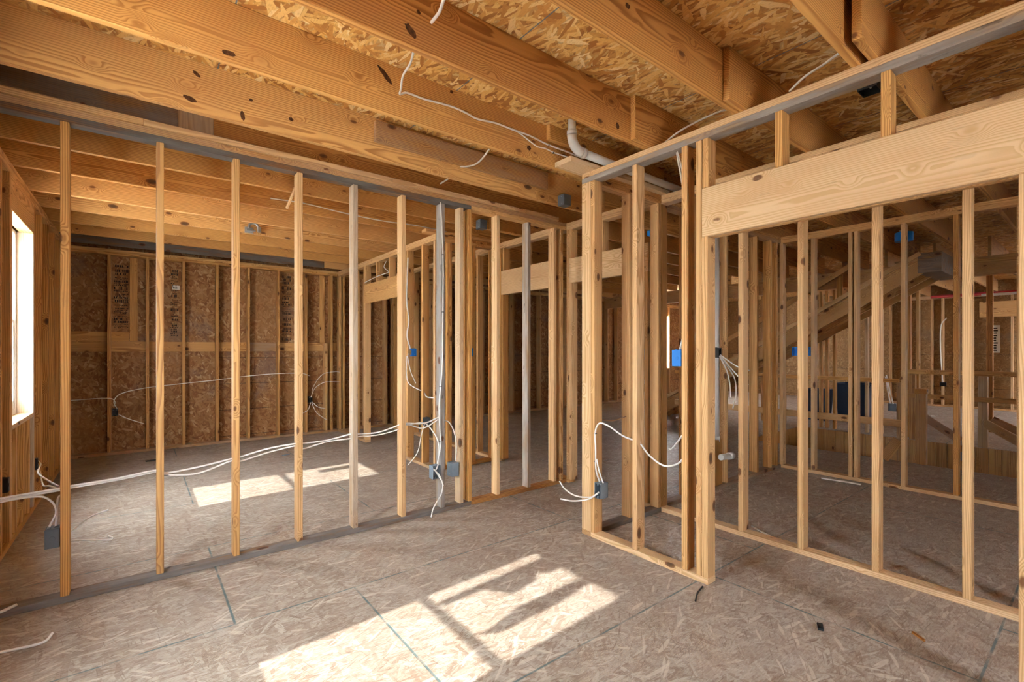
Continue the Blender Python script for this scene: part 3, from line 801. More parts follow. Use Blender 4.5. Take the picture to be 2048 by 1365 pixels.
for i, (y, t) in enumerate(near):
    jo = joist(y, XL - .13, 3.75 if i < 2 else 2.86, 'orange pine joist over the near room, %s from the long partition' % ORD[i], t, 0, 'joists over the near room')
    if i in KN:
        add_knots(jo, KN[i])
laps = [(1.943, 2.50), (1.325, 2.50), (.747, 2.46), (.12, 2.45)]
for i, (y, x) in enumerate(laps):
    joist(y - T - (.03 if i == 2 else .002), x, 9.7, 'joist lapped over the closet wall running right, %s from the corner post side' % ORD[i], .55, 0, 'joists lapped over the closet wall')
board('blocking_strip', (2.34, 3.75, 2.575 - T - .001, 2.574, 2.95, ZD), 'short strip nailed high on a joist behind the white drain pipe', 'board', None, .55)
joist(2.575, 3.752, 9.7, 'joist over the closet continuing past the drain pipe', .6)
joist(3.233, 3.752, 9.7, 'joist running over the hall beyond the corner post', .55)
joist(3.83, XL - .13, .20, 'grey weathered joist just beyond the long partition, left piece', .62, .8)
joist(3.83, .202, .40, 'greenish short joist piece just beyond the long partition', .25, .45)
joist(3.83, .402, 9.7, 'red-brown joist just beyond the long partition', .72)
back = [4.37, 4.98, 5.67, 6.25, 6.87, 7.48]
for i, y in enumerate(back):
    joist(y, XL - .13, 3.75, 'joist over the back room, %s beyond the long partition' % ORD[i + 1], (.55, .58, .5, .42, .45, .5)[i], 0, 'joists over the back room')
    joist(y - T - .002, 3.1, 9.7, 'joist over the hall beyond the back closet, %s from the long partition' % ORD[i + 1], .6, 0, 'joists over the hall')
joist(8.07, XL - .13, 2.4, 'dark grey weathered joist in front of the back wall', .85, .95)
joist(8.07, 2.402, 9.7, 'fresh joist piece right of the dark grey one', .45)
for i, y in enumerate((4.4, 3.6, 2.9, 2.3, 1.7, 1.1, .5, -.1)):
    joist(y, 9.62, XE, 'far joist over the stair hall, %s from the left' % ORD[i], .6, .3, 'far joists over the stair hall')
board('ceiling_beam_board', (9.62, 9.72, -2.2, 8.3, 2.50, ZJ), 'long dropped beam across the stair hall', 'beam', None, .45, .2)
board('splice_board', (1.30, 2.93, 3.233 - T - .001, 3.232, 2.885, 3.03), 'weathered splice board nailed to the side of a joist', 'board', None, .62, .42)

# wooden stick and bracket
slant('wood_shim', (.845, YA + .1, 2.45), (.925, YA + .06, 2.69), .02, .008, 'thin pale wood splinter hanging beside the fourth partition stud', 'splinter', None, .15)
br = empty('metal_hanger', (1.05, 6.235, 2.80)); tag(br, 'galvanised metal strap hanger screwed to a back room joist', 'bracket', None, 'thing')
b = bmesh.new(); box_bm(b, -.09, .0, .0, .012, -.02, .05); box_bm(b, -.075, .02, -.02, .0, .0, .02); link('mounting_plate', bm_mesh(b, 'p', .002), STEEL, br)
b = bmesh.new()
arc = [Vector((.0 + .05 * math.cos(t), -.015, .05 + .05 * math.sin(t))) for t in [R(200 - 20 * k) for k in range(12)]]
tube_bm(b, arc, .014, 8); link('strap_loop', bm_mesh(b, 's', smooth=True), STEEL, br)
b = bmesh.new(); box_bm(b, .04, .075, -.04, .005, .0, .06); link('clamp', bm_mesh(b, 'c', .004), STEEL, br)

# ------------------------------------------------------------------ plumbing
pp = empty('drain_pipe', (2.43, 2.44, 2.85)); tag(pp, 'white plastic drain pipe dropping from the deck beside the corner post', 'pipe', None, 'thing')
def ptube(name, pts, r, parent, mat=PVC, n=20):
    b = bmesh.new(); o = parent.location
    tube_bm(b, [Vector(p) - o for p in pts], r, n)
    return link(name, bm_mesh(b, name, smooth=False), mat, parent)
def shade_auto(o):
    for p in o.data.polygons:
        p.use_smooth = len(p.vertices) == 4
px_, py_ = 2.43, 2.40
shade_auto(ptube('riser', [(px_, py_, ZD), (px_, py_, 2.93)], .030, pp))
shade_auto(ptube('coupling', [(px_, py_, 2.985), (px_, py_, 2.955)], .036, pp))
bend = [(px_ + .10 - .10 * math.cos(t), py_, 2.955 - .10 * math.sin(t)) for t in [R(9 * k) for k in range(11)]]
shade_auto(ptube('elbow', bend, .034, pp))
shade_auto(ptube('coupling', [(px_ + .095, py_, 2.855), (px_ + .13, py_, 2.855)], .037, pp))
shade_auto(ptube('horizontal_run', [(px_ + .12, py_, 2.855), (3.9, py_, 2.842)], .030, pp))

vp = empty('vent_pipe', (4.66, 2.535, .52)); tag(vp, 'tall white plastic pipe standing in the wall behind the closet', 'pipe', None, 'thing')
shade_auto(ptube('pipe_shaft', [(4.66, 2.535, .50), (4.66, 2.535, 2.70)], .031, vp))
shade_auto(ptube('pipe_foot', [(4.66, 2.535, .48), (4.66, 2.535, .53)], .036, vp))
dp = empty('pipe_stub', (4.62, 2.42, .30)); tag(dp, 'short white capped pipe stub sticking out near the floor', 'pipe', None, 'thing')
shade_auto(ptube('stub', [(4.50, 2.40, .36), (4.66, 2.40, .35)], .030, dp))
shade_auto(ptube('end_cap', [(4.65, 2.40, .35), (4.72, 2.40, .347)], .036, dp))
board('pipe_block', (4.30, 4.72, 2.50, 2.53, .038, .50), 'short board below the tall white pipe', 'board', None, .5)

# ------------------------------------------------------------------ electrical boxes
GB = 'dark grey outlet boxes'
elec_box((-.382, YA + .10, .315), .06, .105, .085, R(180), 'dark grey outlet box on the first long partition stud', GREYBOX)
elec_box((2.025, YA - .002, .30), .072, .115, .07, 0, 'grey outlet box open toward the room on the blue-grey stud', LGREYBOX)
elec_box((2.215, YA + .085, .29), .072, .12, .085, R(180), 'grey outlet box on the doubled stud of the long partition', LGREYBOX)
elec_box((XC - .006, 2.385, .31), .062, .115, .085, R(-90), 'grey outlet box with white cables low on the corner post', LGREYBOX)
elec_box((XC + .085, 1.73, 1.315), .066, .105, .082, R(90), 'bright blue switch box beside the orange-sided closet stud', BLUEBOX)
elec_box((3.13, 3.232, 2.765), .09, .10, .085, R(180), 'dark grey fixture box on the joist above the hall doorway corner', GREYBOX)
elec_box((2.97, 4.369, 2.75), .09, .10, .085, R(180), 'dark grey fixture box on a back room joist near the closet', GREYBOX)
elec_box((XC2 + .02, 5.60, 1.335), .085, .10, .07, R(-90), 'bright blue switch box on the back closet jack stud', BLUEBOX)
elec_box((3.215, YE + .08, 1.34), .05, .10, .08, R(180), 'sliver of a blue box on the back closet near end', BLUEBOX)
elec_box((4.56, 2.44, 1.34), .06, .10, .085, 0, 'black switch box with four loose cables beside the tall white pipe', BLACKBOX)
elec_box((XS + .0, 2.27, 1.35), .20, .10, .07, R(-90), 'blue double switch box on the far closet back wall', BLUEBOX)
elec_box((-.26, BY[0] + .03, .52), .06, .10, .08, 0, 'black outlet box on the first back wall stud', BLACKBOX)
elec_box((2.27, BY[0] + .03, .53), .06, .10, .08, 0, 'black outlet box with splayed cables at the right of the back wall', BLACKBOX)
elec_box((3.06, 4.82, .52), .06, .10, .08, 0, 'small black outlet box behind the partition near the back closet corner', BLACKBOX) if False else None
elec_box((2.70, 5.16, .50), .06, .10, .07, R(-90), 'dark outlet box low on the back closet side with a hanging cable', GREYBOX)
elec_box((LW[1] - .08, 4.863, .41), .06, .10, .08, R(-90), 'black outlet box on the left wall stud beside the window', BLACKBOX)
elec_box((LW[1] - .08, 6.07, .33), .06, .10, .08, R(-90), 'black outlet box on the left wall beyond the window', BLACKBOX)
elec_box((4.6, 3.2, 2.716), .10, .06, .10, 0, 'blue ceiling box glimpsed above the hall doorway', BLUEBOX, detail=False)
elec_box((3.60, 2.68, 1.33), .06, .10, .08, R(-90), 'blue box sliver left of the drilled closet stud', BLUEBOX, detail=False)
bb = empty('ceiling_box', (6.9, 1.50, 2.665)); tag(bb, 'round blue ceiling box under a joist beyond the far closet', 'electrical box', None, 'thing')
b = bmesh.new(); tube_bm(b, [Vector((0, 0, 0)), Vector((0, 0, .10))], .085, 20); link('box_shell', bm_mesh(b, 'c', .003), BLUEBOX, bb)
b = bmesh.new(); box_bm(b, -.11, .11, -.02, .02, .10, .112); link('hanger_bar', bm_mesh(b, 'h', .002), STEEL, bb)
b_ = empty('recessed_fixture_box', (3.45, .91, 2.971)); tag(b_, 'black fixture box on the deck above the big header', 'electrical box', None, 'thing')
b = bmesh.new(); t = .008
box_bm(b, -.06, .06, -.05, .05, .09 - t, .09); box_bm(b, -.06, -.06 + t, -.05, .05, 0, .08); box_bm(b, .06 - t, .06, -.05, .05, 0, .08); box_bm(b, -.052, .052, -.05, -.05 + t, 0, .08); box_bm(b, -.052, .052, .05 - t, .05, 0, .08)
link('box_shell', bm_mesh(b, 'c', .002), BLACKBOX, b_)
b = bmesh.new(); tube_bm(b, [Vector((-.02, 0, .08)), Vector((.0, .01, .04)), Vector((.02, 0, .03))], .007, 8); link('bulb_lead', bm_mesh(b, 'l', smooth=True), PVC, b_)

# ------------------------------------------------------------------ cables
YM = YA + .05
run = [(-.60, YM - .03, .63), (-.35, YM, .636), (-.30, YM, .642), (-.1, YM, .652), (.08, YM, .67), (.13, YM, .645), (.30, YM, .657), (.49, YM, .684), (.54, YM, .69), (.72, YM, .725), (.90, YM, .737),
       (.95, YM, .732), (1.12, YM, .735), (1.30, YM, .763), (1.36, YM, .757), (1.52, YM, .752), (1.71, YM, .795), (1.78, YM, .80), (1.93, YM, .785), (2.09, YM, .83)]
cable(run, 'upper white cable threaded through the long partition studs', r=.006)
cable([(x, y + .008, z - .012 - (.03 * math.sin(i * 1.3) ** 2 if i > 5 else 0)) for i, (x, y, z) in enumerate(run)], 'lower sagging white cable threaded through the long partition studs', r=.0055)
cable([(XL + .0, 6.12, .40), (-.69, 5.9, .40), (-.60, 5.0, .50), (-.47, 4.2, .60), (-.36, YM, .65)], 'pale cable from the left wall box to the first partition stud')
cable([(XL + .0, 6.10, .37), (-.68, 5.8, .34), (-.56, 4.9, .42), (-.45, 4.2, .55), (-.36, YM + .014, .63)], 'second pale cable from the left wall box to the first partition stud')
cable([(XL, 3.5, .58), (-.62, 3.60, .615), (-.45, 3.66, .615), (-.39, 3.69, .57), (-.37, 3.70, .50), (-.40, 3.70, .42)], 'cable curving down into the dark grey box on the first stud')
cable([(-.345, 3.71, .60), (-.365, 3.71, .57), (-.368, 3.71, .48), (-.372, 3.70, .42)], 'short cable beside the first stud entering the dark grey box')
cable([(-.36, 3.79, .33), (-.318, 3.93, .322), (-.242, 3.95, .376), (-.154, 3.95, .404)], 'cable tail rising behind the first partition stud')
cable([(-.37, 3.79, .28), (-.318, 3.93, .254), (-.219, 3.95, .227), (-.15, 3.95, .212), (-.135, 3.95, .222), (-.159, 3.95, .240)], 'curled cable tail behind the first partition stud')
# vertical on the blue-grey stud
cable([(2.055, YA - .012, ZS), (2.07, YA - .008, 2.55), (2.085, YA - .007, 2.2), (2.085, YA - .007, 1.9), (2.08, YA - .007, 1.5), (2.075, YA - .008, 1.25), (2.045, YA - .012, .95), (2.05, YA - .012, .75), (2.06, YA - .012, .6), (2.03, YA - .005, .43)],
      'white cable stapled down the blue-grey stud', staples=[(2.083, YA - .005, 2.25), (2.083, YA - .005, 1.75), (2.06, YA - .006, 1.1), (2.055, YA - .006, .62)])
cable([(2.11, YM, .80), (2.17, YM - .02, .77), (2.22, YM - .02, .68), (2.25, YM - .01, .57), (2.248, YM, .42)], 'white cable bending down into the box on the doubled stud')
cable([(1.80, YM, .79), (1.95, YM + .03, .78), (2.02, YM, .70), (2.05, YM - .04, .6), (2.045, YM - .05, .45), (2.02, YA - .0, .38)], 'white cable looping down beside the blue-grey stud to its box')
cable([(2.015, YA + .02, .38), (2.035, YA - .03, .32), (2.05, YA - .06, .27), (2.02, YA - .09, .19), (1.93, YA - .12, .10), (1.90, YA - .13, .03)], 'loose cable tail hanging from the open grey box', bare_end=False)
cable([(2.0, YA + .02, .39), (2.01, YA - .01, .37), (2.04, YA - .03, .33), (2.07, YA - .04, .24)], 'short cable stub leaving the open grey box')
# blue box in the back room
cable([(XC2 - .01, 5.60, 2.60), (XC2 - .012, 5.62, 2.3), (XC2 - .01, 5.64, 2.05), (XC2 - .012, 5.57, 1.8), (XC2 - .012, 5.62, 1.6), (XC2 + .03, 5.61, 1.43)], 'thick white cable dropping to the blue box in the back room', r=.009)
cable([(XC2 - .01, 5.63, 1.34), (XC2 - .03, 5.60, 1.10), (XC2 - .02, 5.52, .98), (XC2 + .03, 5.24, .90)], 'white cable leaving the back room blue box downward')
cable([(XC2 - .01, 5.57, 1.37), (XC2 - .06, 5.50, 1.33), (XC2 - .05, 5.44, 1.15), (XC2, 5.4, 1.0)], 'thin white cable curling beside the back room blue box')
cable([(XC2 + .02, 5.20, .89), (XC2 - .03, 5.05, .86), (XC2 + .0, 4.93, .855)], 'white cable crossing to the back closet corner stud', r=.007)
cable([(XC2 - .02, 5.13, .53), (XC2 - .08, 5.10, .40), (XC2 - .12, 5.12, .2), (XC2 - .20, 5.2, .05)], 'hanging cable tail below the dark box on the back closet side')
cable([(C2[0] - .01, 6.2, 2.49), (C2[0] - .04, 6.5, 2.47), (C2[0] - .03, 6.9, 2.45), (C2[0] - .008, 7.10, 2.44)], 'white cable drooping across the back closet cripples')
cable([(C2[0] + .0, 6.30, 2.66), (C2[0] - .02, 6.33, 2.58), (C2[0] - .01, 6.2, 2.5)], 'short white cable curl above the back closet header')
# back wall
cable([(XL, YB + .03, .76), (-.34, YB - .008, .77), (-.26, YB - .01, .72), (-.27, YB + .01, .66)], 'cable along the left end of the back wall entering the black box')
cable([(-.24, YB + .03, .62), (-.27, YB - .005, .72), (-.2, YB - .02, .82), (.05, YB - .012, .885), (.488, YB - .01, .93), (.905, YB - .01, .965), (1.322, YB - .01, 1.01), (1.75, YB - .01, 1.035), (2.1, YB - .01, 1.03), (2.25, YB, .98)],
      'long white cable running across the back wall studs')
cable([(-.22, YB + .0, .54), (-.12, YB - .05, .48), (.05, YB - .08, .40)], 'white cable tail below the black box on the first back wall stud')
for k, (pts, lb) in enumerate((([(2.28, YB + .02, .62), (2.30, YB - .02, .80), (2.45, YB - .02, 1.0), (2.66, YB - .01, 1.04), (2.74, YB, 1.03)], 'upper arching cable'),
                               ([(2.27, YB + .02, .62), (2.33, YB - .03, .78), (2.5, YB - .02, .87), (2.75, YB, .86)], 'lower arching cable'),
                               ([(2.29, YB + .0, .54), (2.36, YB - .06, .46), (2.48, YB - .06, .42)], 'rightward cable tail'),
                               ([(2.28, YB + .0, .52), (2.34, YB - .08, .36), (2.5, YB - .06, .23)], 'lowest cable tail'),
                               ([(2.26, YB + .0, .53), (2.2, YB - .06, .42), (2.1, YB - .05, .36)], 'leftward cable tail'))):
    cable(pts, lb + ' at the right-hand black box of the back wall', r=.0045)
# near ceiling
JY = 2.575 - .008
cable([(.984, 1.975, 2.79), (1.10, 2.25, 2.90), (1.13, 2.40, 2.915), (1.165, 2.50, 2.90), (1.19, JY, 2.905), (1.235, JY, 2.928), (1.345, JY, 2.928), (1.525, JY, 2.943), (1.635, JY, 2.937), (1.731, JY, 2.924), (1.872, JY, 2.94), (2.008, JY, 2.939), (2.18, JY, 2.939), (2.347, JY, 2.923), (2.526, JY - .03, 2.903), (2.66, JY - .05, 2.886)],
      'white cable stapled along the second joist from the long partition', r=.006, staples=[(1.236, JY + .004, 2.928), (1.735, JY + .004, 2.924), (2.36, JY + .002, 2.92)])
cable([(2.02, JY + .002, 2.945), (2.088, JY, 2.93), (2.18, JY, 2.90), (2.25, JY, 2.881), (2.323, JY, 2.888), (2.397, JY - .01, 2.874), (2.5, JY - .03, 2.864), (2.60, JY - .06, 2.856)], 'thinner branch cable below the stapled joist cable', r=.0045, staples=[(2.40, JY - .006, 2.872)])
cable([(.99, 1.66, 2.90), (1.01, 1.75, 2.90), (1.05, 1.86, 2.925), (1.055, 1.945, 2.925)], 'white cable entering a hole in the joist at the top of the photo', r=.0075)
cable([(1.878, 2.62, 2.80), (1.93, 2.80, 2.79), (1.985, 2.97, 2.815), (2.01, 3.12, 2.85), (2.017, 3.236, 2.885)], 'white cable bridging two joists below the splice board', r=.006)
cable([(1.99, 3.262, 2.80), (2.0, 3.34, 2.83), (1.986, 3.40, 2.818), (1.93, 3.40, 2.775)], 'short white cable loop under the joist near the partition', r=.006)
cable([(.98, 4.96, 2.86), (1.3, 4.965, 2.87), (1.7, 4.968, 2.845), (2.1, 4.968, 2.835), (2.5, 4.968, 2.85), (2.9, 4.968, 2.84)], 'white cable along a back room joist above the partition studs', r=.006)
# corner post
cable([(XC + .03, 2.395, .425), (XC + .0, 2.405, .52), (XC + .004, 2.412, .66), (XC + .0, 2.412, .80), (XC + .01, 2.38, .87), (XC + .02, 2.30, .86), (XC + .04, 2.18, .80), (XC + .045, 2.035, .775)],
      'white cable rising from the corner post box to the drilled stud', r=.0062, staples=[(XC + .004, 2.415, .79), (XC + .006, 2.415, .58)])
cable([(XC + .03, 2.36, .425), (XC + .01, 2.385, .52), (XC + .008, 2.405, .60)], 'second short cable above the corner post box', r=.0055)
cable([(XC + .045, 2.035, .765), (XC + .03, 1.95, .70), (XC + .03, 1.84, .655), (XC + .035, 1.75, .68), (XC + .045, 1.692, .74)], 'sagging white cable between the drilled stud and the blue-box stud', r=.0062)
cable([(XC + .3, 1.98, .71), (XC + .2, 1.9, .73), (XC + .1, 1.8, .79), (XC + .045, 1.692, .90)], 'white cable rising behind the drilled stud', r=.006)
cable([(XC + .0, 2.385, .345), (XC - .05, 2.42, .32), (XC - .12, 2.50, .325), (XC - .17, 2.56, .37), (XC - .19, 2.60, .425)], 'upturned white cable tail left of the corner post box', r=.0055)
cable([(XC + .0, 2.375, .36), (XC - .06, 2.42, .31), (XC - .14, 2.50, .29), (XC - .20, 2.58, .297)], 'flat white cable tail left of the corner post box', r=.0055)
cable([(XC + .045, 1.73, 1.42), (XC + .045, 1.715, 1.48), (XC + .045, 1.70, 1.55)], 'white cable into the top of the bright blue closet box', r=.006)
cable([(XC + .05, 1.76, 2.71), (XC + .05, 1.73, 2.55), (XC + .05, 1.705, 2.42)], 'white cable dropping from the closet top plate', r=.006)
cable([(XC + .04, 1.745, 2.70), (XC + .05, 1.72, 2.58), (XC + .05, 1.71, 2.5)], 'second cable beside the closet top plate drop', r=.005)
cable([(XC + .05, 1.86, 2.79), (XC + .1, 1.75, 2.86), (XC + .2, 1.6, 2.93), (XC + .3, 1.48, 2.97)], 'grey cable arching over the closet top plate left of the king stud', r=.006)
cable([(XC + .02, 1.07, 2.79), (XC + .03, 1.0, 2.84), (XC + .06, .92, 2.88), (XC + .05, .82, 2.91), (XC + .03, .77, 2.915)], 'grey cable curving behind the closet top plate near the gap', r=.006)
# hall doorway
cable([(3.75, 2.72, 1.32), (3.62, 2.78, 1.31), (3.55, 2.84, 1.30), (3.56, 2.83, 1.33)], 'hooked tan cable end in the hall doorway', r=.008, mat=TAN)
cable([(3.75, 2.68, 1.22), (3.70, 2.72, 1.1), (3.70, 2.72, .95), (3.66, 2.78, .80)], 'white cable hanging in the hall doorway', r=.007)
cable([(3.76, 2.68, 1.05), (3.73, 2.69, .95), (3.70, 2.71, .98)], 'short loop beside the hanging doorway cable', r=.005)
cable([(2.80, 2.44, .88), (2.95, 2.45, .86), (3.16, 2.50, .87)], 'tan cable behind the corner post', r=.005, mat=TAN)
# black box tails by the pipe
for k, (pts, lb) in enumerate((([(4.56, 2.44, 1.37), (4.60, 2.36, 1.30), (4.68, 2.30, 1.24), (4.80, 2.26, 1.21)], 'topmost tail'), ([(4.56, 2.44, 1.36), (4.60, 2.36, 1.25), (4.68, 2.30, 1.14), (4.79, 2.27, 1.07)], 'middle tail'),
                               ([(4.545, 2.44, 1.36), (4.55, 2.37, 1.22), (4.56, 2.34, 1.08), (4.555, 2.33, .94)], 'straight-down tail'), ([(4.57, 2.44, 1.35), (4.66, 2.35, 1.15), (4.68, 2.34, .98), (4.62, 2.34, .84)], 'curling tail'))):
    cable(pts, lb + ' from the black box beside the tall white pipe', r=.006)
# floor scraps
def scrap(pts, label, r=.006, mat=None, name='cable_scrap'):
    cable(pts, label, name, r, mat, cat='cable scrap')
scrap([(-.66, 3.56, .046), (-.58, 3.60, .046), (-.52, 3.655, .046)], 'white cable end lying on the dark plate at the left edge', .008)
scrap([(-.62, 3.25, .006), (-.45, 3.20, .008), (-.36, 3.17, .02), (-.33, 3.19, .045)], 'pale cable scrap curling up from the floor at the left edge', .006)
scrap([(2.46, 1.46, .006), (2.55, 1.50, .006), (2.64, 1.52, .008)], 'dark curved cable scrap on the floor by the split jack stud', .005, BLACKBOX)
scrap([(3.86, 1.80, .006), (3.80, 1.70, .007), (3.74, 1.58, .006)], 'white strip scrap on the floor behind the pale plate', .007)
scrap([(5.9, 2.0, .006), (5.93, 1.8, .008), (5.95, 1.65, .006)], 'white strip scrap beside the far closet plate', .008)

# ------------------------------------------------------------------ stairs, stairwell and guard rails
ly = empty('stairwell_lining', (HX1, 1.8, -.3)); tag(ly, 'row of vertical pine boards lining the far side of the stairwell', 'board lining', None, 'thing')
y = HY1
k = 0
while y > HY0 + .05:
    w = random.choice((.135, .14, .17))
    board('lining_board', (HX1 - .022, HX1 - .001, max(y - w, HY0), y - .004, -.62, -.004), None, None, None, .45 + .1 * random.random(), .15, ly, axis=2)
    y -= w; k += 1
le = empty('stairwell_lining', (8.5, HY1, -.3)); tag(le, 'short row of boards lining the left end of the stairwell', 'board lining', None, 'thing')
for k in range(12):
    board('lining_board', (HX0 + .01 + k * .16, HX0 + .166 + k * .16, HY1 - .022, HY1 - .001, -.62, -.004), None, None, None, .6, 0, le, axis=2)

sx0, sx1 = 8.45, 9.45
stair = empty('staircase', (8.95, 6.0, 0)); tag(stair, 'rough wooden staircase rising to the right behind the far closet', 'staircase', None, 'thing')
slope = .575
def sz(y): return (6.0 - y) * slope
y_top = 1.65
for nm, x in (('stringer', sx0), ('stringer', (sx0 + sx1) / 2), ('stringer', sx1)):
    slant(nm, (x, 6.0, -.02 + .12), (x, y_top, sz(y_top) + .10), .25, T, None, None, None, .45, .1, stair)
slant('side_rail', (sx0 - .04, 5.9, .30), (sx0 - .04, y_top, sz(y_top) + .24), .06, .04, None, None, None, .28, 0, stair)
n = 15
rise = sz(y_top) / n; go = (6.0 - y_top) / n
for i in range(n):
    yy = 6.0 - (i + 1) * go
    board('tread', (sx0 - .02, sx1 + .02, yy - .02, yy + go, (i + 1) * rise + .14, (i + 1) * rise + .168), None, None, None, .4, .15, stair, axis=0)
board('top_landing', (sx0 - .05, sx1 + .1, y_top - .22, y_top + .03, 2.47, 2.74), None, None, None, .75, .8, stair, axis=1)
board('bottom_step', (sx0 + .1, sx1, 6.0, 6.25, 0.001, .19), None, None, None, .5, 0, stair, axis=0)
# struts and handrail studs by the staircase
for i, (yy, t) in enumerate(((2.9, .5), (2.1, .45), (3.9, .45), (4.6, .42))):
    board('rail_post', (sx1 + .05, sx1 + .09, yy, yy + D4, sz(yy) + .3, ZJ), 'post rising from the far side of the staircase, %s of four' % ORD[i], 'post', 'posts beside the staircase', t)
slant('hand_rail', (sx1 + .02, 5.8, 1.1), (sx1 + .02, 2.6, 1.1 + 3.2 * slope), .09, T, 'sloping temporary handrail beyond the staircase', 'handrail', None, .42)
slant('hand_rail', (sx1 + .02, 5.8, .65), (sx1 + .02, 3.6, .65 + 2.2 * slope), .09, T, 'lower sloping rail beyond the staircase', 'handrail', None, .42)
FX = HX1 - .04
board('guard_rail', (HX0 - .05, HX0 - .012, 1.70, 4.9, 1.00, 1.05), 'top guard rail on the near edge of the stairwell', 'guard rail', None, .5)
board('guard_rail', (HX0 - .05, HX0 - .012, 1.62, 4.9, .44, .53), 'middle guard rail on the near edge of the stairwell', 'guard rail', None, .4, .1)
board('guard_post', (HX0 - .011, HX0 + .027, 1.66, 1.66 + .07, 0, 1.0), 'grey-brown guard post at the right end of the near rail', 'post', None, .55, .45)
board('guard_post', (HX0 - .011, HX0 + .027, 4.2, 4.27, 0, 1.0), 'guard post at the left end of the near rail', 'post', None, .5)
board('guard_post', (HX0 - .02, HX0 + .07, 1.44, 1.54, .0, .87), 'stout knotty post stub on the near edge of the stairwell', 'post', None, .52, .3)
board('rail_block', (HX0 - .03, HX0 + .09, 1.43, 1.55, .871, .935), 'brown block resting on the stout post stub', 'block', None, .68)
slant('post_brace', (HX0 - .10, 1.85, .02), (HX0 - .05, 1.70, .28), .12, T, 'short brace leaning on the near guard post', 'brace', None, .55, .2)
slant('post_brace', (FX + .16, 1.92, .40), (FX + .22, 1.45, .04), .11, T, 'dark diagonal brace beside the stout post stub', 'brace', None, .6, .6)
board('guard_rail', (FX, FX + T, -1.0, 2.05, 1.04, 1.11), 'top guard rail on the far edge of the stairwell', 'guard rail', None, .55, .1)
board('guard_rail', (FX, FX + T, -1.0, 2.2, .66, .73), 'middle guard rail on the far edge of the stairwell', 'guard rail', None, .55, .1)
board('guard_post', (FX + T + .001, FX + T + .09, 1.14, 1.24, 0, 1.03), 'weathered post on the far stairwell edge with a leaning brace', 'post', None, .4, .4)
board('guard_post', (FX + T + .001, FX + T + .07, 1.95, 2.03, 0, 1.03), 'left post of the far stairwell guard rail', 'post', None, .45, .2)
slant('post_brace', (FX + .06, 1.18, .36), (FX - .10, .62, .03), .12, T, 'wide diagonal brace at the foot of the far post', 'brace', None, .42, .3)
slant('post_brace', (FX + .25, 1.12, .40), (FX + .3, .45, .03), .10, T, 'dark second brace behind the wide diagonal one', 'brace', None, .7, .4)
board('wall_stud', (11.5, 11.59, 1.30, 1.38, 0, 2.75), 'dark red-brown post standing free in the far hall', 'post', None, .85, .1)
bx_ = elec_box((HX1 - .06, 1.42, -.22), .13, .12, .03, R(-90), 'pale grey box fixed to the stairwell lining boards', LGREYBOX, detail=False)
elec_box((10.2, 2.38, .36), .11, .13, .06, R(-90), 'grey-blue box hanging from white cables beyond the stairwell', LGREYBOX, detail=False)
cable([(10.18, 2.40, .49), (10.18, 2.44, .75), (10.2, 2.47, .95)], 'left white cable above the hanging grey-blue box', r=.010)
cable([(10.18, 2.36, .49), (10.17, 2.40, .70), (10.2, 2.46, .98)], 'right white cable above the hanging grey-blue box', r=.010)

# wall beyond the stairwell
UX = 9.80
G_U = 'studs of the wall beyond the stairwell'
us = [(4.35, .45, .2), (4.12, .4, .2), (3.95, .45, .1), (3.62, .3, .55), (3.32, .42, 0), (3.22, .42, 0), (3.10, .72, 0), (2.80, .3, .8), (2.62, .3, .3), (2.42, .35, .2), (2.05, .72, 0), (1.94, .4, 0)]
nms = ['olive-brown', 'brown', 'thin brown', 'grey', 'left yellow paired', 'right yellow paired', 'red-brown', 'blue-grey', 'pale', 'plain', 'brown post-like', 'yellow post-like']
for i, ((yy, t, g_), nm) in enumerate(zip(us, nms)):
    board('wall_stud', (UX, UX + D4, yy, yy + T * 1.1, 0, 2.49), nm + ' stud beyond the stairwell, %s from the left' % ORD[i], 'stud', G_U, t, g_)
for k, (xx, yy, h, w, nm) in enumerate(((10.9, 3.75, .62, .42, 'navy plastic bin with ribbed sides beyond the stairwell'), (11.3, 3.2, .75, .6, 'larger dark bin behind the red-brown far stud'))):
    e = empty('storage_bin', (xx, yy, 0)); tag(e, nm, 'bin', None, 'thing')
    b = bmesh.new()
    rings = []
    for z, s in ((0, .82), (h, 1.0), (h, .94), (.02, .77)):
        rings.append([b.verts.new((sx * w / 2 * s, sy * w / 2 * s, z)) for sx, sy in ((-1, -1), (1, -1), (1, 1), (-1, 1))])
    for a_, c_ in zip(rings, rings[1:]):
        for q in range(4):
            b.faces.new((a_[q], a_[(q + 1) % 4], c_[(q + 1) % 4], c_[q]))
    b.faces.new(rings[0][::-1]); b.faces.new(rings[-1])
    link('bin_body', bm_mesh(b, 'bin', .006), NAVY, e)
    b = bmesh.new()
    for sy in (-1, 1):
        box_bm(b, -w / 2 - .012, w / 2 + .012, sy * w / 2 - .012, sy * w / 2 + .012, h - .03, h)
        box_bm(b, sy * w / 2 - .012, sy * w / 2 + .012, -w / 2 + .012, w / 2 - .012, h - .03, h)
    link('bin_rim', bm_mesh(b, 'rim', .003), NAVY, e)

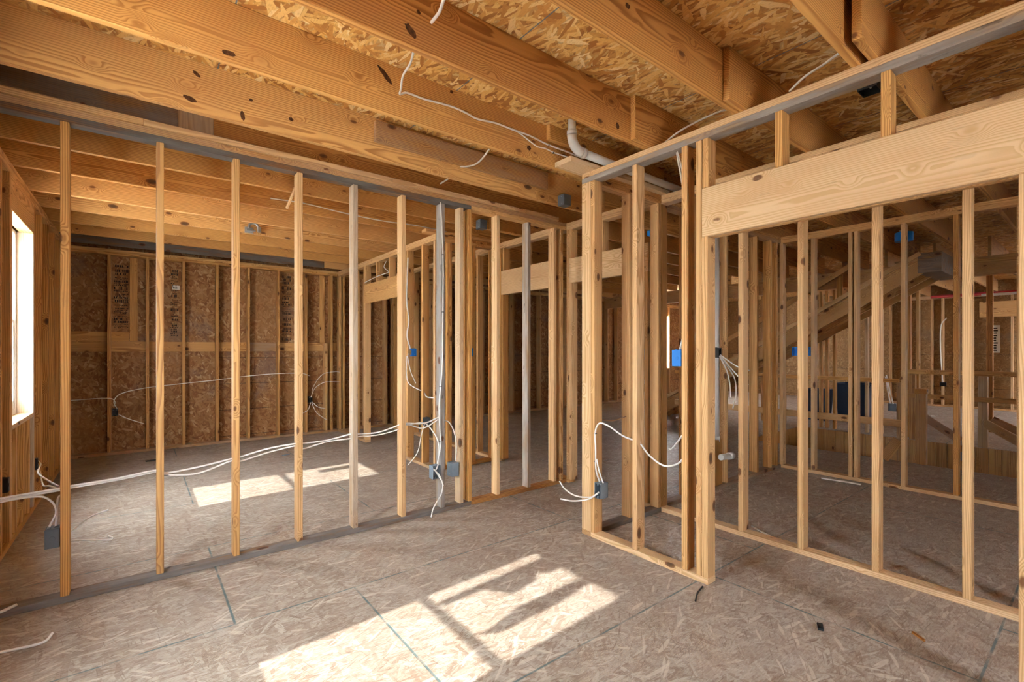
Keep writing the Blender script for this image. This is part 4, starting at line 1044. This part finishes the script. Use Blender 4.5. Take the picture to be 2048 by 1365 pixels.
# far right outside wall framing
G_E = 'studs of the far right outside wall'
ey = [-.4, .0, .42, .83, 1.05, 1.45, 1.85, 2.25, 2.65, 2.85, 3.3, 3.7, 4.1]
for i, yy in enumerate(reversed(ey)):
    board('wall_stud', (XE - .05, XE + .09, yy, yy + T, ZB, ZS), 'pale stud of the far right outside wall, %s from the left' % ORD[i], 'stud', G_E, .35, .2)
board('bottom_plate', (XE - .05, XE + .09, -1, 4.2, 0, ZB), 'bottom plate of the far right outside wall', 'plate', None, .35, .2)
board('top_plate', (XE - .05, XE + .09, -1, 4.2, ZS, ZP2), 'top plate of the far right outside wall', 'plate', None, .3, .2)
board('window_header', (XE - .09, XE - .051, .30, 2.0, 2.19, 2.55), 'wide header board across the far right outside wall', 'header', None, .4, .1)
wrap = empty('wrap_strip', (XE + .085, 1.76, 1.35)); tag(wrap, 'white printed wrap strip hanging on the far right wall', 'strip', None, 'thing')
b = bmesh.new(); box_bm(b, 0, .004, -.09, .09, 0, .65); link('strip_sheet', bm_mesh(b, 's'), PAPER, wrap)
b = bmesh.new()
rr = random.Random(5)
for k in range(10):
    z = .04 + k * .058
    b = bmesh.new(); box_bm(b, -.002, -.0005, -.05 + rr.random() * .03, .02 + rr.random() * .05, z, z + .03)
    link('print_line', bm_mesh(b, 'm'), INK, wrap)
rp = empty('sprinkler_pipe', (14.2, 1.0, 2.62)); tag(rp, 'red pipe strip under the far ceiling', 'pipe', None, 'thing')
shade_auto(ptube('pipe_run', [(14.2, -.8, 2.62), (14.2, 2.6, 2.62)], .035, rp, REDPIPE))
lf = empty('strip_lamp', (14.0, .9, 2.55)); tag(lf, 'pale strip lamp housing under the far ceiling, unlit', 'lamp', None, 'thing')
b = bmesh.new(); box_bm(b, -.03, .03, -.75, .85, 0, .05); link('lamp_housing', bm_mesh(b, 'l', .006), PVC, lf)
cable([(15.5, 2.55, 2.2), (15.5, 2.65, 2.0), (15.5, 2.66, 1.5), (15.5, 2.64, 1.0), (15.5, 2.62, .62)], 'white cable hanging on the far right outside wall', r=.012)
elec_box((15.52, 2.62, .52), .12, .10, .06, R(-90), 'dark outlet box low on the far right outside wall', BLACKBOX, detail=False)

# small debris
def chip(x, y, lx, ly_, rz, label, tone=.2, mat=None, h=.012):
    b = bmesh.new(); box_bm(b, -lx / 2, lx / 2, -ly_ / 2, ly_ / 2, 0, h)
    o = link('wood_scrap', bm_mesh(b, 'chip', .002), mat or WOOD); o.location = (x, y, .0005); o.rotation_euler = (0, 0, rz)
    o['tone'] = tone; o['gray'] = 0.
    tag(o, label, 'scrap', None, 'thing')
chip(2.73, .93, .06, .025, .4, 'dark scrap on the floor in front of the pale closet plate', mat=BLACKBOX)
chip(3.02, .60, .07, .012, .9, 'small brown curl on the floor near the right edge', .9)
chip(1.55, 6.9, .10, .03, .3, 'small bluish scrap on the back room floor', mat=LGREYBOX)
chip(.12, 7.6, .12, .05, .2, 'dark scrap on the floor near the back wall', mat=BLACKBOX)
chip(13.2, 1.0, .14, .05, .8, 'white scrap on the far hall floor', mat=PAPER)
chip(13.3, 2.4, .16, .06, .3, 'second white scrap on the far hall floor', mat=PAPER)

# ------------------------------------------------------------------ light
wd = bpy.data.worlds.new('sky'); S.world = wd; wd.use_nodes = True
bg = wd.node_tree.nodes['Background']
bg.inputs[0].default_value = (.90, .95, 1.0, 1); bg.inputs[1].default_value = 32.0
sun = bpy.data.lights.new('sun', 'SUN'); sun.energy = 7.0; sun.angle = R(.6); sun.color = (1.0, .95, .86)
so = bpy.data.objects.new('sun', sun); COL.objects.link(so)
dirv = Vector((1.0, .056, -.78)).normalized()
so.rotation_euler = dirv.to_track_quat('-Z', 'Y').to_euler()
so.location = (-8, 2, 8)

# ------------------------------------------------------------------ camera
cam = bpy.data.cameras.new('camera'); co = bpy.data.objects.new('camera', cam); COL.objects.link(co)
cam.sensor_width = 36.0; cam.lens = 948.4 / 2048 * 36.0
cam.shift_y = (700.0 - 682.5) / 2048
cam.clip_start = .02
co.location = (0, 0, 1.42); co.rotation_euler = (R(90), 0, R(51.84 - 90))
S.camera = co
S.view_settings.view_transform = 'Standard'
S.view_settings.look = 'None'
S.view_settings.exposure = 0.82
S.view_settings.gamma = 1.0
S.view_settings.use_curve_mapping = False
